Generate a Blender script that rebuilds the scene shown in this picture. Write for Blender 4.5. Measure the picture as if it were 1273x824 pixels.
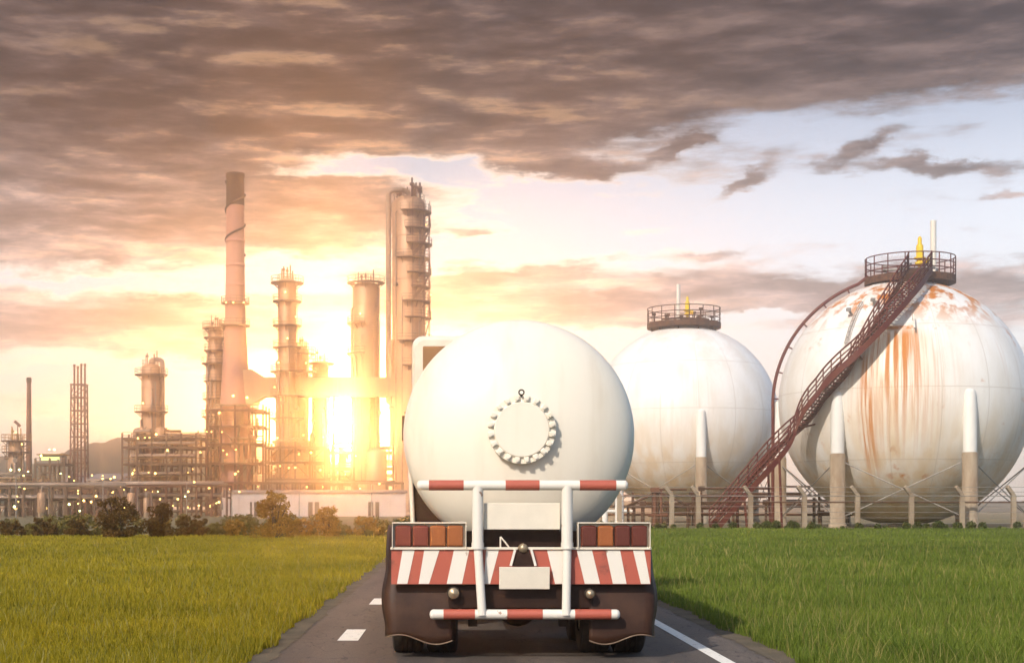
import bpy, math, random
import numpy as np
from mathutils import Vector, Matrix
random.seed(11)
rng = np.random.default_rng(7)
PI = math.pi
SC = bpy.context.scene
COL = SC.collection
for o in list(bpy.data.objects):
    bpy.data.objects.remove(o)

# ------------------------------------------------------------------ camera
F, VX, VY, CH = 1910.0, 563.0, 632.0, 1.4      # focal length and vanishing point in photo pixels, eye height
cam = bpy.data.cameras.new('camera')
camo = bpy.data.objects.new('camera', cam); COL.objects.link(camo)
camo.location = (0, 0, CH); camo.rotation_euler = (PI/2, 0, 0)
cam.sensor_width = 36; cam.lens = F/1273*36
cam.shift_x = (636.5-VX)/1273; cam.shift_y = (VY-412)/1273
cam.clip_start = 0.2; cam.clip_end = 3000
SC.camera = camo
def at(px, py, Y):
    return Vector(((px-VX)*Y/F, Y, CH+(VY-py)*Y/F))

# ------------------------------------------------------------------ render / exposure
SC.render.engine = 'CYCLES'
cy = SC.cycles
cy.use_denoising = True
try: cy.denoiser = 'OPENIMAGEDENOISE'
except Exception: pass
cy.max_bounces = 6; cy.diffuse_bounces = 3; cy.glossy_bounces = 3; cy.transmission_bounces = 4
cy.volume_bounces = 1; cy.transparent_max_bounces = 8
cy.sample_clamp_indirect = 40.0
cy.caustics_reflective = False; cy.caustics_refractive = False
vs = SC.view_settings
vs.view_transform = 'Standard'; vs.look = 'None'; vs.gamma = 1; vs.use_curve_mapping = False
vs.exposure = 0.22

# ------------------------------------------------------------------ sun
SUN_POS = Vector((-0.42, -0.70, 0.60)).normalized()
sun = bpy.data.lights.new('sun', 'SUN'); sun.energy = 3.9; sun.angle = math.radians(0.6); sun.color = (1.0, 0.90, 0.78)
suno = bpy.data.objects.new('sun', sun); COL.objects.link(suno)
suno.rotation_euler = (-SUN_POS).to_track_quat('-Z', 'Y').to_euler()
suno.location = (-20, -20, 30)

# ------------------------------------------------------------------ node math helper
class NT:
    def __init__(s, nt): s.nt = nt
    def new(s, t, **kw):
        n = s.nt.nodes.new(t)
        for k, v in kw.items(): setattr(n, k, v)
        return n
    def put(s, sock, v):
        if isinstance(v, (int, float)): sock.default_value = v
        elif isinstance(v, (tuple, list, Vector)):
            sock.default_value = tuple(v) if len(sock.default_value) == len(v) else tuple(v)+(1.0,)
        else: s.nt.links.new(v, sock)
    def m(s, op, a, b=None, c=None, clamp=False):
        n = s.new('ShaderNodeMath', operation=op, use_clamp=clamp)
        s.put(n.inputs[0], a)
        if b is not None: s.put(n.inputs[1], b)
        if c is not None: s.put(n.inputs[2], c)
        return n.outputs[0]
    def v(s, op, a, b=None, out=0):
        n = s.new('ShaderNodeVectorMath', operation=op)
        s.put(n.inputs[0], a)
        if b is not None: s.put(n.inputs[3 if op == 'SCALE' else 1], b)
        return n.outputs[out]
    def smooth(s, x, a, b, lo=0.0, hi=1.0):
        n = s.new('ShaderNodeMapRange', interpolation_type='SMOOTHSTEP')
        for i, q in enumerate((x, a, b, lo, hi)): s.put(n.inputs[i], q)
        return n.outputs[0]
    def mix(s, f, a, b):
        n = s.new('ShaderNodeMix', data_type='RGBA')
        s.put(n.inputs[0], f); s.put(n.inputs[6], a); s.put(n.inputs[7], b)
        return n.outputs[2]
    def comb(s, x, y, z=0.0):
        n = s.new('ShaderNodeCombineXYZ')
        for i, q in enumerate((x, y, z)): s.put(n.inputs[i], q)
        return n.outputs[0]
    def sep(s, a):
        n = s.new('ShaderNodeSeparateXYZ'); s.put(n.inputs[0], a); return n.outputs
    def noise(s, vec, scale=1.0, detail=4.0, rough=0.5, out=0, dist=0.0):
        n = s.new('ShaderNodeTexNoise')
        s.put(n.inputs['Vector'], vec); n.inputs['Scale'].default_value = scale
        n.inputs['Detail'].default_value = detail; n.inputs['Roughness'].default_value = rough
        n.inputs['Distortion'].default_value = dist
        return n.outputs[out]
def lin(r, g, b):
    f = lambda c: (c/255/12.92) if c/255 < 0.04045 else ((c/255+0.055)/1.055)**2.4
    return (f(r), f(g), f(b))

# ------------------------------------------------------------------ world: evening sky with cloud decks
W = bpy.data.worlds.new('World'); SC.world = W; W.use_nodes = True
W.node_tree.nodes.clear()
N = NT(W.node_tree)
def skypos(px, py):
    u, v = (px-VX)/F, (VY-py)/F
    az = math.atan(u)
    return math.degrees(az), math.degrees(math.atan(v*math.cos(az)))
D2 = 180/PI
tc = N.new('ShaderNodeTexCoord'); dirv = N.v('NORMALIZE', tc.outputs['Generated'])
dx, dy, dz = N.sep(dirv)
az = N.m('MULTIPLY', N.m('ARCTAN2', dx, dy), D2)
el = N.m('MULTIPLY', N.m('ARCSINE', dz), D2)
P0 = N.comb(az, el)
sa, se = skypos(425, 528)
sund = Vector((math.sin(math.radians(sa))*math.cos(math.radians(se)), math.cos(math.radians(sa))*math.cos(math.radians(se)), math.sin(math.radians(se))))
sdist = N.m('MULTIPLY', N.m('ARCCOSINE', N.m('MINIMUM', N.v('DOT_PRODUCT', dirv, tuple(sund), out=1), 1.0)), D2)
# ragged, wind-drawn cloud edges: warp the place with noise before asking for density
q1 = N.comb(N.m('MULTIPLY', az, 0.16), N.m('MULTIPLY', el, 0.42), 3.1)
w1 = N.noise(q1, 1.0, 6, 0.6, out=1)
q2 = N.comb(N.m('MULTIPLY', az, 0.55), N.m('MULTIPLY', el, 1.15), 7.7)
w2 = N.noise(q2, 1.0, 6, 0.62, out=1)
P = N.v('ADD', P0, N.v('MULTIPLY', N.v('SUBTRACT', w1, (0.5, 0.5, 0.5)), (5.5, 2.4, 0)))
P = N.v('ADD', P, N.v('MULTIPLY', N.v('SUBTRACT', w2, (0.5, 0.5, 0.5)), (1.9, 1.1, 0)))
Psoft = N.v('ADD', P0, N.v('MULTIPLY', N.v('SUBTRACT', w2, (0.5, 0.5, 0.5)), (2.2, 1.5, 0)))
def blob(px, py, rx, ry, w, slant=0.0, src=None):
    a, e = skypos(px, py)
    d = N.v('SUBTRACT', src or P, (a, e, 0))
    if slant:
        x, y, _ = N.sep(d)
        d = N.comb(x, N.m('SUBTRACT', y, N.m('MULTIPLY', x, slant)))
    d = N.v('MULTIPLY', d, (33.3/rx, 33.3/ry, 0))
    return N.m('MULTIPLY', N.m('EXPONENT', N.m('MULTIPLY', N.v('DOT_PRODUCT', d, d, out=1), -1.0)), w)
# (photo px, py, rx, ry, weight, slant)
blobs = [(300, 20, 900, 120, 1.25), (1060, 45, 420, 52, 1.0), (120, 170, 300, 90, 0.85), (560, 150, 300, 34, 0.75),
         (90, 265, 190, 44, 0.8), (400, 250, 90, 36, 0.8), (480, 262, 120, 24, 0.5), (310, 292, 150, 30, 0.6), (600, 285, 90, 10, 0.45), (640, 335, 120, 14, 0.4), (470, 335, 90, 14, 0.45), (40, 318, 220, 24, 0.6),
         (110, 405, 280, 42, 1.0), (330, 420, 200, 24, 0.4), (730, 212, 95, 15, 0.85), (640, 190, 70, 16, 0.6),
         (1000, 362, 540, 33, 1.05), (700, 400, 220, 26, 0.5), (560, 372, 110, 18, 0.4), (1200, 420, 200, 26, 0.5),
         (40, 505, 220, 20, 0.3)]
dens = None
for b in blobs:
    g = blob(*b); dens = g if dens is None else N.m('ADD', dens, g)
for b in [(1165, 207, 115, 11, 0.8, -0.06), (1075, 184, 46, 10, 0.65, 0.35), (926, 226, 30, 13, 0.75, 0.7), (850, 180, 40, 9, 0.75, 0.35),
          (1255, 239, 40, 6, 0.6, 0.1), (760, 322, 70, 9, 0.45), (880, 316, 45, 6, 0.5, 0.1), (575, 298, 26, 6, 0.5, 0.2)]:
    dens = N.m('ADD', dens, blob(*b, src=Psoft))
for b in [(470, 208, 120, 11, -0.45), (350, 330, 110, 14, -0.45), (110, 355, 160, 9, -0.5), (960, 391, 90, 9, -0.7, 0.12), (680, 290, 120, 30, -0.4)]:
    dens = N.m('ADD', dens, blob(*b))
fb = N.noise(N.comb(N.m('MULTIPLY', az, 0.17), N.m('MULTIPLY', el, 0.85), 1.3), 1.0, 8, 0.62)
fb2 = N.noise(N.comb(N.m('MULTIPLY', az, 0.10), N.m('MULTIPLY', el, 0.55), 9.3), 1.0, 5, 0.55)
dens = N.m('ADD', dens, N.m('MULTIPLY', N.m('SUBTRACT', fb, 0.5), 1.5))
# elsewhere in the dome: a broken deck behind, with blue added on the right side
far = N.smooth(el, 19, 32)
dens = N.m('ADD', dens, N.m('MULTIPLY', far, N.m('SUBTRACT', fb2, 0.35)))
fb3 = N.noise(N.comb(N.m('MULTIPLY', az, 0.42), N.m('MULTIPLY', el, 2.2), 4.4), 1.0, 6, 0.65)
dens = N.m('ADD', dens, N.m('MULTIPLY', N.m('SUBTRACT', fb3, 0.5), 0.75))
cover = N.smooth(dens, 0.14, 0.72)
thick = N.smooth(dens, 0.45, 1.25)
sky = N.new('ShaderNodeTexSky', sky_type='NISHITA', sun_disc=False)
sky.sun_elevation = math.asin(SUN_POS.z); sky.sun_rotation = math.atan2(SUN_POS.x, SUN_POS.y) % (2*PI)
sky.altitude = 0; sky.air_density = 1.0; sky.dust_density = 2.0; sky.ozone_density = 1.5
nish = N.v('SCALE', sky.outputs[0], 0.075)
# thin bright veil between the clouds, brighter towards the low sun
veil = N.mix(N.smooth(sdist, 4, 22), (0.64, 0.53, 0.46, 1), (0.65, 0.61, 0.59, 1))
veil = N.mix(N.smooth(el, 8.5, 17), veil, (0.22, 0.215, 0.24, 1))
veil = N.mix(N.smooth(N.m('ABSOLUTE', az), 24, 55), veil, N.mix(N.smooth(az, -10, 10), (0.12, 0.085, 0.06, 1), (0.13, 0.23, 0.38, 1)))  # unseen side sky: blue added on the right to tint the sphere limbs
clear = N.v('ADD', veil, nish)
lowc = N.mix(N.smooth(sdist, 5, 17), (0.66, 0.46, 0.36, 1), (0.46, 0.36, 0.335, 1))
hic = N.mix(fb, (0.030, 0.022, 0.026, 1), (0.21, 0.145, 0.12, 1))
cl = N.mix(N.smooth(el, 7.5, 15.0), lowc, hic)
cl = N.mix(N.m('MULTIPLY', thick, 0.35), cl, N.v('MULTIPLY', cl, (0.52, 0.47, 0.53)))
mott = N.noise(N.comb(N.m('MULTIPLY', az, 0.42), N.m('MULTIPLY', el, 1.5), 5.0), 1.0, 7, 0.6)
cl = N.v('SCALE', cl, N.smooth(mott, 0.25, 0.75, 0.6, 1.4))
def toward(sx, sy, zz, sc, det, ro):
    return N.noise(N.comb(N.m('MULTIPLY', N.m('ADD', az, N.m('MULTIPLY', N.smooth(N.m('SUBTRACT', sa, az), -14, 14, -1, 1), 0.35)), sx), N.m('MULTIPLY', N.m('ADD', el, -0.55), sy), zz), sc, det, ro)
rel = N.m('ADD', N.m('SUBTRACT', fb, toward(0.17, 0.85, 1.3, 1.0, 8, 0.62)), N.m('MULTIPLY', N.m('SUBTRACT', fb3, toward(0.42, 2.2, 4.4, 1.0, 6, 0.65)), 0.4))
lit = N.smooth(rel, -0.18, 0.22, 0.55, 1.6)
cl = N.v('SCALE', cl, lit)
cl = N.v('ADD', cl, N.v('SCALE', N.comb(0.42, 0.24, 0.09), N.m('MULTIPLY', N.smooth(rel, 0.03, 0.22), N.smooth(sdist, 22, 6))))
# lit golden rims where the deck thins
rim = N.m('MULTIPLY', N.smooth(dens, 0.12, 0.34), N.m('SUBTRACT', 1.0, N.smooth(dens, 0.38, 0.66)))
rim = N.m('MULTIPLY', rim, N.smooth(sdist, 19, 5))
skyc = N.mix(cover, clear, cl)
skyc = N.v('ADD', skyc, N.v('SCALE', N.comb(0.55, 0.36, 0.15), rim))
glow = N.v('SCALE', N.comb(1.0, 0.62, 0.28), N.m('MULTIPLY', N.m('EXPONENT', N.m('MULTIPLY', sdist, -1/3.2)), 0.6))
GLOW_CORE = 3900.0
core = N.v('SCALE', N.comb(1.0, 0.43, 0.12), N.m('MULTIPLY', N.m('EXPONENT', N.m('MULTIPLY', N.m('MULTIPLY', sdist, sdist), -1/0.32)), GLOW_CORE))
skyc = N.v('ADD', N.v('ADD', skyc, glow), core)
gnd = N.smooth(el, -1.5, -0.2)
skyc = N.mix(gnd, (0.10, 0.085, 0.05, 1), skyc)
bg = N.new('ShaderNodeBackground'); W.node_tree.links.new(skyc, bg.inputs[0]); bg.inputs[1].default_value = 1.0
wo = N.new('ShaderNodeOutputWorld'); W.node_tree.links.new(bg.outputs[0], wo.inputs[0])
W.cycles.sampling_method = 'MANUAL'; W.cycles.sample_map_resolution = 2048

# ------------------------------------------------------------------ materials
def mat(name, col, rough=0.6, metal=0.0, var=0.12, scale=2.0, bump=0.0, col2=None, detail=5, spec=0.4, stretch=(1, 1, 1), thr=None):
    m = bpy.data.materials.new(name); m.use_nodes = True
    t = NT(m.node_tree); b = m.node_tree.nodes['Principled BSDF']
    tcn = t.new('ShaderNodeTexCoord')
    vec = t.v('MULTIPLY', tcn.outputs['Object'], stretch)
    n1 = t.noise(vec, scale, detail, 0.6)
    c2 = col2 or tuple(max(0, c*(1-2.2*var)) for c in col)
    f = t.smooth(n1, *(thr or (0.3, 0.75)))
    t.put(b.inputs['Base Color'], t.mix(f, col+(1,), c2+(1,)))
    t.put(b.inputs['Roughness'], t.m('ADD', rough-0.06, t.m('MULTIPLY', n1, 0.12)))
    b.inputs['Metallic'].default_value = metal
    b.inputs['Specular IOR Level'].default_value = spec
    if bump:
        bn = t.new('ShaderNodeBump'); bn.inputs['Strength'].default_value = bump; bn.inputs['Distance'].default_value = 0.02
        t.put(bn.inputs['Height'], t.noise(vec, scale*8, 4, 0.6)); t.put(b.inputs['Normal'], bn.outputs[0])
    return m
def emit(name, col, s):
    m = bpy.data.materials.new(name); m.use_nodes = True
    b = m.node_tree.nodes['Principled BSDF']
    b.inputs['Base Color'].default_value = col+(1,); b.inputs['Emission Color'].default_value = col+(1,); b.inputs['Emission Strength'].default_value = s
    return m
M = {}
M['tank'] = mat('tank_paint', (0.78, 0.72, 0.61), 0.40, scale=1.6, col2=(0.68, 0.60, 0.48), stretch=(2.2, 1.0, 0.35), thr=(0.45, 0.80), detail=7)
M['cream'] = mat('cream_paint', (0.78, 0.70, 0.58), 0.5, var=0.08, scale=3)
M['white'] = mat('white_paint', (0.72, 0.68, 0.61), 0.45, scale=7, col2=(0.34, 0.22, 0.15), thr=(0.66, 0.70))
M['red'] = mat('red_paint', (0.40, 0.095, 0.062), 0.5, scale=7, col2=(0.24, 0.07, 0.05), thr=(0.55, 0.72))
M['brown'] = mat('flare_browned_steel', (0.030, 0.011, 0.006), 0.5, var=0.18, scale=4, bump=0.05, spec=0.25)  # reddish brown of the flare put into the steel colour
M['rubber'] = mat('black_rubber', (0.022, 0.018, 0.016), 0.85, var=0.2, scale=9, col2=(0.06, 0.045, 0.035))
M['flap'] = mat('flare_tinted_rubber_flap', (0.024, 0.009, 0.005), 0.5, var=0.2, scale=3, col2=(0.055, 0.024, 0.013), spec=0.25)  # flare's brown-red veil painted into the rubber colour
M['chassis'] = mat('greasy_dark_steel', (0.035, 0.022, 0.016), 0.6, var=0.3, scale=6)
M['plate'] = mat('blank_plate', (0.72, 0.66, 0.55), 0.45, var=0.04, scale=5)
M['lensred'] = mat('red_lens', (0.20, 0.045, 0.028), 0.2, var=0.08, scale=3, spec=0.6)
M['lensamber'] = mat('amber_lens', (0.32, 0.10, 0.03), 0.2, var=0.08, scale=3, spec=0.6)
M['lensdark'] = mat('dark_red_lens', (0.12, 0.028, 0.018), 0.2, var=0.08, scale=3, spec=0.6)
M['chrome'] = mat('dull_chrome', (0.42, 0.33, 0.22), 0.4, 0.6, 0.1, 8)
M['lipgrey'] = mat('flap_edge_highlight', (0.22, 0.15, 0.10), 0.45, var=0.2, scale=6)  # lighter than the flap: edge highlight put into the lip colour
M['glass'] = mat('tinted_cab_glass', (0.30, 0.15, 0.06), 0.12, var=0.1, scale=2, spec=0.6)
M['maroon'] = mat('maroon_rusty_steel', (0.085, 0.005, 0.006), 0.6, var=0.25, scale=2.5, col2=(0.12, 0.026, 0.008))
M['darkgrate'] = mat('dark_rusty_grating', (0.05, 0.022, 0.015), 0.75, var=0.3, scale=4, col2=(0.16, 0.07, 0.03))
M['rustrail'] = mat('rusty_brown_rail', (0.10, 0.036, 0.012), 0.7, var=0.3, scale=2, col2=(0.035, 0.016, 0.009))
M['yellow'] = mat('yellow_valve_paint', (0.80, 0.52, 0.015), 0.45, var=0.08, scale=5)
M['concrete'] = mat('fireproof_concrete', (0.36, 0.29, 0.21), 0.9, var=0.18, scale=1.2, bump=0.2, col2=(0.22, 0.15, 0.095), stretch=(1, 1, 0.35))
M['sleeve'] = mat('white_leg_paint', (0.78, 0.76, 0.72), 0.5, var=0.07, scale=1.0, stretch=(1, 1, 0.3))
M['steel'] = mat('galvanised_steel', (0.38, 0.35, 0.32), 0.55, 0.3, 0.2, 1.0)
M['clad'] = mat('glow_tinted_aluminium', (0.46, 0.27, 0.16), 0.5, 0.25, 0.14, 0.5, stretch=(1, 1, 0.25))  # orange of the low-sun glow put into silver cladding
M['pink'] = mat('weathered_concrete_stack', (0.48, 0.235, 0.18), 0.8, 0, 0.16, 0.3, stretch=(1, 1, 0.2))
M['soot'] = mat('sooty_stack_top', (0.014, 0.007, 0.005), 0.85, 0, 0.2, 0.6)
M['frame'] = mat('process_steelwork', (0.15, 0.085, 0.05), 0.65, 0.2, 0.2, 0.8)
M['frameb'] = mat('old_red_oxide_steel', (0.17, 0.065, 0.035), 0.7, 0.1, 0.2, 0.8)
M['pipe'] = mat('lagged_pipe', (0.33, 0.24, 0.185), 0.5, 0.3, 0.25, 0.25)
M['handrail'] = mat('yellow_handrail', (0.42, 0.21, 0.03), 0.6, 0, 0.15, 1)
M['wall'] = mat('white_block_wall', (0.60, 0.50, 0.46), 0.85, 0, 0.1, 0.25)
M['roofing'] = mat('grey_sheet_roof', (0.26, 0.22, 0.22), 0.6, 0, 0.12, 0.3)
M['lamp'] = emit('lit_floodlight', (1.0, 0.60, 0.16), 7.0)
M['lampg'] = emit('lit_greenish_lamp', (0.85, 0.95, 0.35), 9.0)
M['wood'] = mat('dark_bark', (0.06, 0.042, 0.03), 0.9, 0, 0.2, 3)

for k_ in ('lensred', 'lensamber', 'lensdark'):
    t_ = NT(M[k_].node_tree); b_ = M[k_].node_tree.nodes['Principled BSDF']; w_ = t_.new('ShaderNodeTexWave', wave_type='BANDS', bands_direction='X')
    t_.put(w_.inputs['Vector'], t_.new('ShaderNodeTexCoord').outputs['Object']); w_.inputs['Scale'].default_value = 14
    n_ = t_.new('ShaderNodeBump'); n_.inputs['Strength'].default_value = 0.08; n_.inputs['Distance'].default_value = 0.01
    t_.put(n_.inputs['Height'], w_.outputs['Fac']); t_.put(b_.inputs['Normal'], n_.outputs[0])
def leafmat(name, ca, cb, trans=0.35, ns=0.5):
    m = bpy.data.materials.new(name); m.use_nodes = True
    t = NT(m.node_tree); b = m.node_tree.nodes['Principled BSDF']; out = m.node_tree.nodes['Material Output']
    g = t.new('ShaderNodeNewGeometry'); tcn = t.new('ShaderNodeTexCoord')
    n1 = t.noise(tcn.outputs['Object'], ns, 3, 0.55)
    n2 = t.noise(t.v('MULTIPLY', tcn.outputs['Object'], (1.0, 0.45, 1.0)), ns*0.32, 4, 0.6)
    f = t.m('ADD', t.m('MULTIPLY', g.outputs['Random Per Island'], 0.5), t.m('SUBTRACT', t.m('ADD', t.m('MULTIPLY', n1, 1.2), t.m('MULTIPLY', n2, 1.6)), 1.12), clamp=True)
    c = t.mix(f, ca+(1,), cb+(1,))
    t.put(b.inputs['Base Color'], c); b.inputs['Roughness'].default_value = 0.6; b.inputs['Specular IOR Level'].default_value = 0.25
    tr = t.new('ShaderNodeBsdfTranslucent'); t.put(tr.inputs[0], c)
    mx = t.new('ShaderNodeMixShader'); mx.inputs[0].default_value = trans
    m.node_tree.links.new(b.outputs[0], mx.inputs[1]); m.node_tree.links.new(tr.outputs[0], mx.inputs[2])
    m.node_tree.links.new(mx.outputs[0], out.inputs[0])
    return m
M['grassr'] = leafmat('green_grass', (0.075, 0.125, 0.013), (0.22, 0.275, 0.036), 0.4, 0.22)
M['grassl'] = leafmat('flare_gold_grass', (0.20, 0.19, 0.010), (0.52, 0.40, 0.024), 0.5, 0.22)  # golden flare put into the blade colour; same grass as the pasture
M['bush'] = leafmat('glow_browned_bush_leaves', (0.085, 0.050, 0.012), (0.20, 0.10, 0.018), 0.5, 0.8)  # brown-orange glow put into the leaf colour
M['bushy'] = leafmat('glow_gilded_bush_leaves', (0.16, 0.10, 0.012), (0.40, 0.24, 0.03), 0.55, 0.8)  # golden glow put into the leaf colour
M['weeds'] = leafmat('weed_leaves', (0.09, 0.085, 0.016), (0.22, 0.17, 0.035), 0.35, 0.4)
M['weedsg'] = leafmat('green_weed_leaves', (0.035, 0.055, 0.012), (0.10, 0.12, 0.025), 0.3, 0.4)
M['hill'] = mat('wooded_hill', (0.045, 0.045, 0.03), 0.95, 0, 0.3, 0.08, col2=(0.09, 0.08, 0.05))
M['earth'] = mat('bare_earth', (0.17, 0.13, 0.075), 0.95, 0, 0.2, 0.2, bump=0.3, col2=(0.10, 0.10, 0.04))
M['soilr'] = mat('turf_soil_green', (0.06, 0.095, 0.02), 0.95, 0, 0.25, 0.5, bump=0.3, col2=(0.04, 0.05, 0.015))
M['soill'] = mat('turf_soil_flare_gold', (0.15, 0.13, 0.022), 0.95, 0, 0.25, 0.5, bump=0.3, col2=(0.09, 0.075, 0.018))  # flare gold carried into the soil under the meadow blades

def asphalt():
    m = bpy.data.materials.new('asphalt'); m.use_nodes = True
    t = NT(m.node_tree); b = m.node_tree.nodes['Principled BSDF']; v = t.new('ShaderNodeTexCoord').outputs['Object']
    patch = t.noise(t.v('MULTIPLY', v, (1.2, 0.16, 1)), 1.0, 5, 0.6)
    grit = t.noise(v, 90, 2, 0.7)
    c = t.mix(t.smooth(patch, 0.3, 0.7), (0.058, 0.046, 0.038, 1), (0.115, 0.091, 0.074, 1))
    c = t.v('SCALE', c, t.smooth(grit, 0.3, 0.7, 0.45, 1.7))
    x, y, z = t.sep(v)
    trk = None
    for xc in (-0.75, 0.35, 1.35, 2.1):
        d_ = t.smooth(t.m('ABSOLUTE', t.m('SUBTRACT', x, xc)), 0.42, 0.05); trk = d_ if trk is None else t.m('MAXIMUM', trk, d_)
    c = t.v('SCALE', c, t.m('SUBTRACT', 1.0, t.m('MULTIPLY', trk, t.m('MULTIPLY', patch, 0.55))))
    crack = t.noise(t.v('MULTIPLY', v, (1, 0.35, 1)), 1.7, 3, 0.6)
    ck = t.smooth(t.m('ABSOLUTE', t.m('SUBTRACT', crack, 0.5)), 0.0, 0.009)
    c = t.mix(ck, (0.03, 0.025, 0.022, 1), c)
    t.put(b.inputs['Base Color'], c); t.put(b.inputs['Roughness'], t.m('ADD', 0.62, t.m('MULTIPLY', grit, 0.25)))
    bn = t.new('ShaderNodeBump'); bn.inputs['Strength'].default_value = 0.5; bn.inputs['Distance'].default_value = 0.008
    t.put(bn.inputs['Height'], grit); t.put(b.inputs['Normal'], bn.outputs[0])
    return m
M['asphalt'] = asphalt()
def paintline():
    m = bpy.data.materials.new('worn_road_paint'); m.use_nodes = True
    t = NT(m.node_tree); b = m.node_tree.nodes['Principled BSDF']; v = t.new('ShaderNodeTexCoord').outputs['Object']
    n = t.noise(v, 14, 5, 0.7); f = t.smooth(n, 0.56, 0.70)
    t.put(b.inputs['Base Color'], t.mix(f, (0.80, 0.77, 0.70, 1), (0.16, 0.14, 0.12, 1))); b.inputs['Roughness'].default_value = 0.7
    return m
M['line'] = paintline()

def spheremat(name, rust_amt, streak_az, streak_w):
    """white tank coating with weld seams, rust runs and painted warm bounce below, laid out on the tank itself (object space, metres)"""
    m = bpy.data.materials.new(name); m.use_nodes = True
    t = NT(m.node_tree); b = m.node_tree.nodes['Principled BSDF']; v = t.new('ShaderNodeTexCoord').outputs['Object']
    x, y, z = t.sep(v)
    a = t.m('MULTIPLY', t.m('ARCTAN2', x, t.m('MULTIPLY', y, -1)), D2)          # degrees, 0 faces the road
    base = t.mix(t.smooth(t.noise(t.v('MULTIPLY', v, (1, 1, 0.3)), 0.5, 5, 0.6), 0.35, 0.75), (0.80, 0.79, 0.77, 1), (0.70, 0.66, 0.60, 1))
    low = t.m('MULTIPLY', t.smooth(z, 2.0, -8.0), t.smooth(t.noise(t.v('MULTIPLY', v, (1.2, 1.2, 0.25)), 0.7, 5, 0.6), 0.28, 0.72))
    base = t.mix(t.m('MULTIPLY', low, 0.8), base, (0.62, 0.42, 0.19, 1))  # warm bounce from the ground painted on the lower half, broken by noise
    # weld seams
    def line(val, w): return t.smooth(t.m('ABSOLUTE', val), w, w*0.3)
    seam = None
    for zz in (5.3, 0.6, -4.6):
        s = line(t.m('SUBTRACT', z, zz), 0.05); seam = s if seam is None else t.m('MAXIMUM', seam, s)
    am = t.m('SUBTRACT', t.m('MODULO', t.m('ADD', a, 371.0), 22.5), 11.25)
    hz = t.smooth(t.m('ABSOLUTE', z), 8.2, 7.2)
    seam = t.m('MAXIMUM', seam, t.m('MULTIPLY', line(am, 0.35), hz))
    base = t.mix(t.m('MULTIPLY', seam, 0.5), base, (0.48, 0.42, 0.36, 1))
    # rust: fine vertical runs, strongest under the stair landing
    st = t.noise(t.comb(t.m('MULTIPLY', a, 0.55), t.m('MULTIPLY', z, 0.10), 2.0), 1.0, 4, 0.65)
    st2 = t.noise(t.comb(t.m('MULTIPLY', a, 0.16), t.m('MULTIPLY', z, 0.06), 5.0), 1.0, 4, 0.6)
    da = t.m('DIVIDE', t.m('SUBTRACT', a, streak_az), streak_w)
    band = t.m('EXPONENT', t.m('MULTIPLY', t.m('MULTIPLY', da, da), -1))
    zr = t.m('MULTIPLY', t.smooth(z, 5.4, 4.4), t.smooth(z, -6.5, 3.0))
    runs = t.m('MULTIPLY', t.m('MULTIPLY', band, zr), t.smooth(st, 0.41, 0.60))
    heavy = t.m('MULTIPLY', t.m('MULTIPLY', t.smooth(t.m('ABSOLUTE', t.m('SUBTRACT', a, streak_az-13)), 5.5, 1.0), t.smooth(z, 4.0, 2.5)), t.m('MULTIPLY', t.smooth(z, -7.2, -3), t.smooth(st, 0.40, 0.60)))
    faint = t.m('MULTIPLY', t.m('MULTIPLY', t.smooth(st, 0.58, 0.76), t.smooth(st2, 0.45, 0.62)), 0.45)
    spot = t.noise(v, 0.55, 6, 0.7)
    top = t.m('MULTIPLY', t.smooth(z, 4.6, 7.6), t.smooth(t.noise(t.v('MULTIPLY', v, (1, 1, 0.6)), 0.9, 6, 0.68), 0.45, 0.60))
    ring = t.m('MULTIPLY', t.smooth(t.m('ABSOLUTE', t.m('SUBTRACT', z, 5.0)), 0.30, 0.05), t.m('MULTIPLY', t.smooth(t.m('ABSOLUTE', t.m('SUBTRACT', a, streak_az+6)), 24, 15), t.smooth(spot, 0.40, 0.55)))
    ring2 = t.m('MULTIPLY', t.smooth(t.m('ABSOLUTE', t.m('SUBTRACT', z, -5.9)), 0.40, 0.1), t.m('MULTIPLY', t.smooth(t.m('ABSOLUTE', t.m('SUBTRACT', a, streak_az+5)), 14, 6), t.smooth(spot, 0.48, 0.60)))
    patch = t.m('MULTIPLY', t.smooth(spot, 0.60, 0.72), 0.6)
    r = t.m('MAXIMUM', t.m('MAXIMUM', runs, heavy), t.m('MAXIMUM', t.m('MAXIMUM', ring, ring2), t.m('MAXIMUM', top, t.m('MAXIMUM', faint, patch))))
    wash = t.m('MULTIPLY', t.m('MULTIPLY', band, t.smooth(z, 5.3, 4.0)), t.m('MULTIPLY', t.smooth(z, -9, 2), t.smooth(st2, 0.3, 0.7, 0.12, 0.5)))
    base = t.mix(t.m('MULTIPLY', wash, rust_amt), base, (0.72, 0.42, 0.10, 1))
    r = t.m('MULTIPLY', r, rust_amt, clamp=True)
    rc = t.mix(st2, (0.60, 0.22, 0.008, 1), (0.36, 0.085, 0.004, 1))
    c = t.mix(r, base, rc)
    t.put(b.inputs['Base Color'], c); t.put(b.inputs['Roughness'], t.m('ADD', 0.38, t.m('MULTIPLY', r, 0.4)))
    b.inputs['Specular IOR Level'].default_value = 0.4
    bn = t.new('ShaderNodeBump'); bn.inputs['Strength'].default_value = 0.25; bn.inputs['Distance'].default_value = 0.05
    t.put(bn.inputs['Height'], t.m('ADD', t.m('MULTIPLY', seam, 0.6), t.noise(v, 0.45, 3, 0.5))); t.put(b.inputs['Normal'], bn.outputs[0])
    return m
M['sphere_rusty'] = spheremat('rusty_white_tank_coating', 1.0, -19.0, 17.0)
M['sphere_clean'] = spheremat('white_tank_coating', 0.12, -2.0, 14.0)

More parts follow.
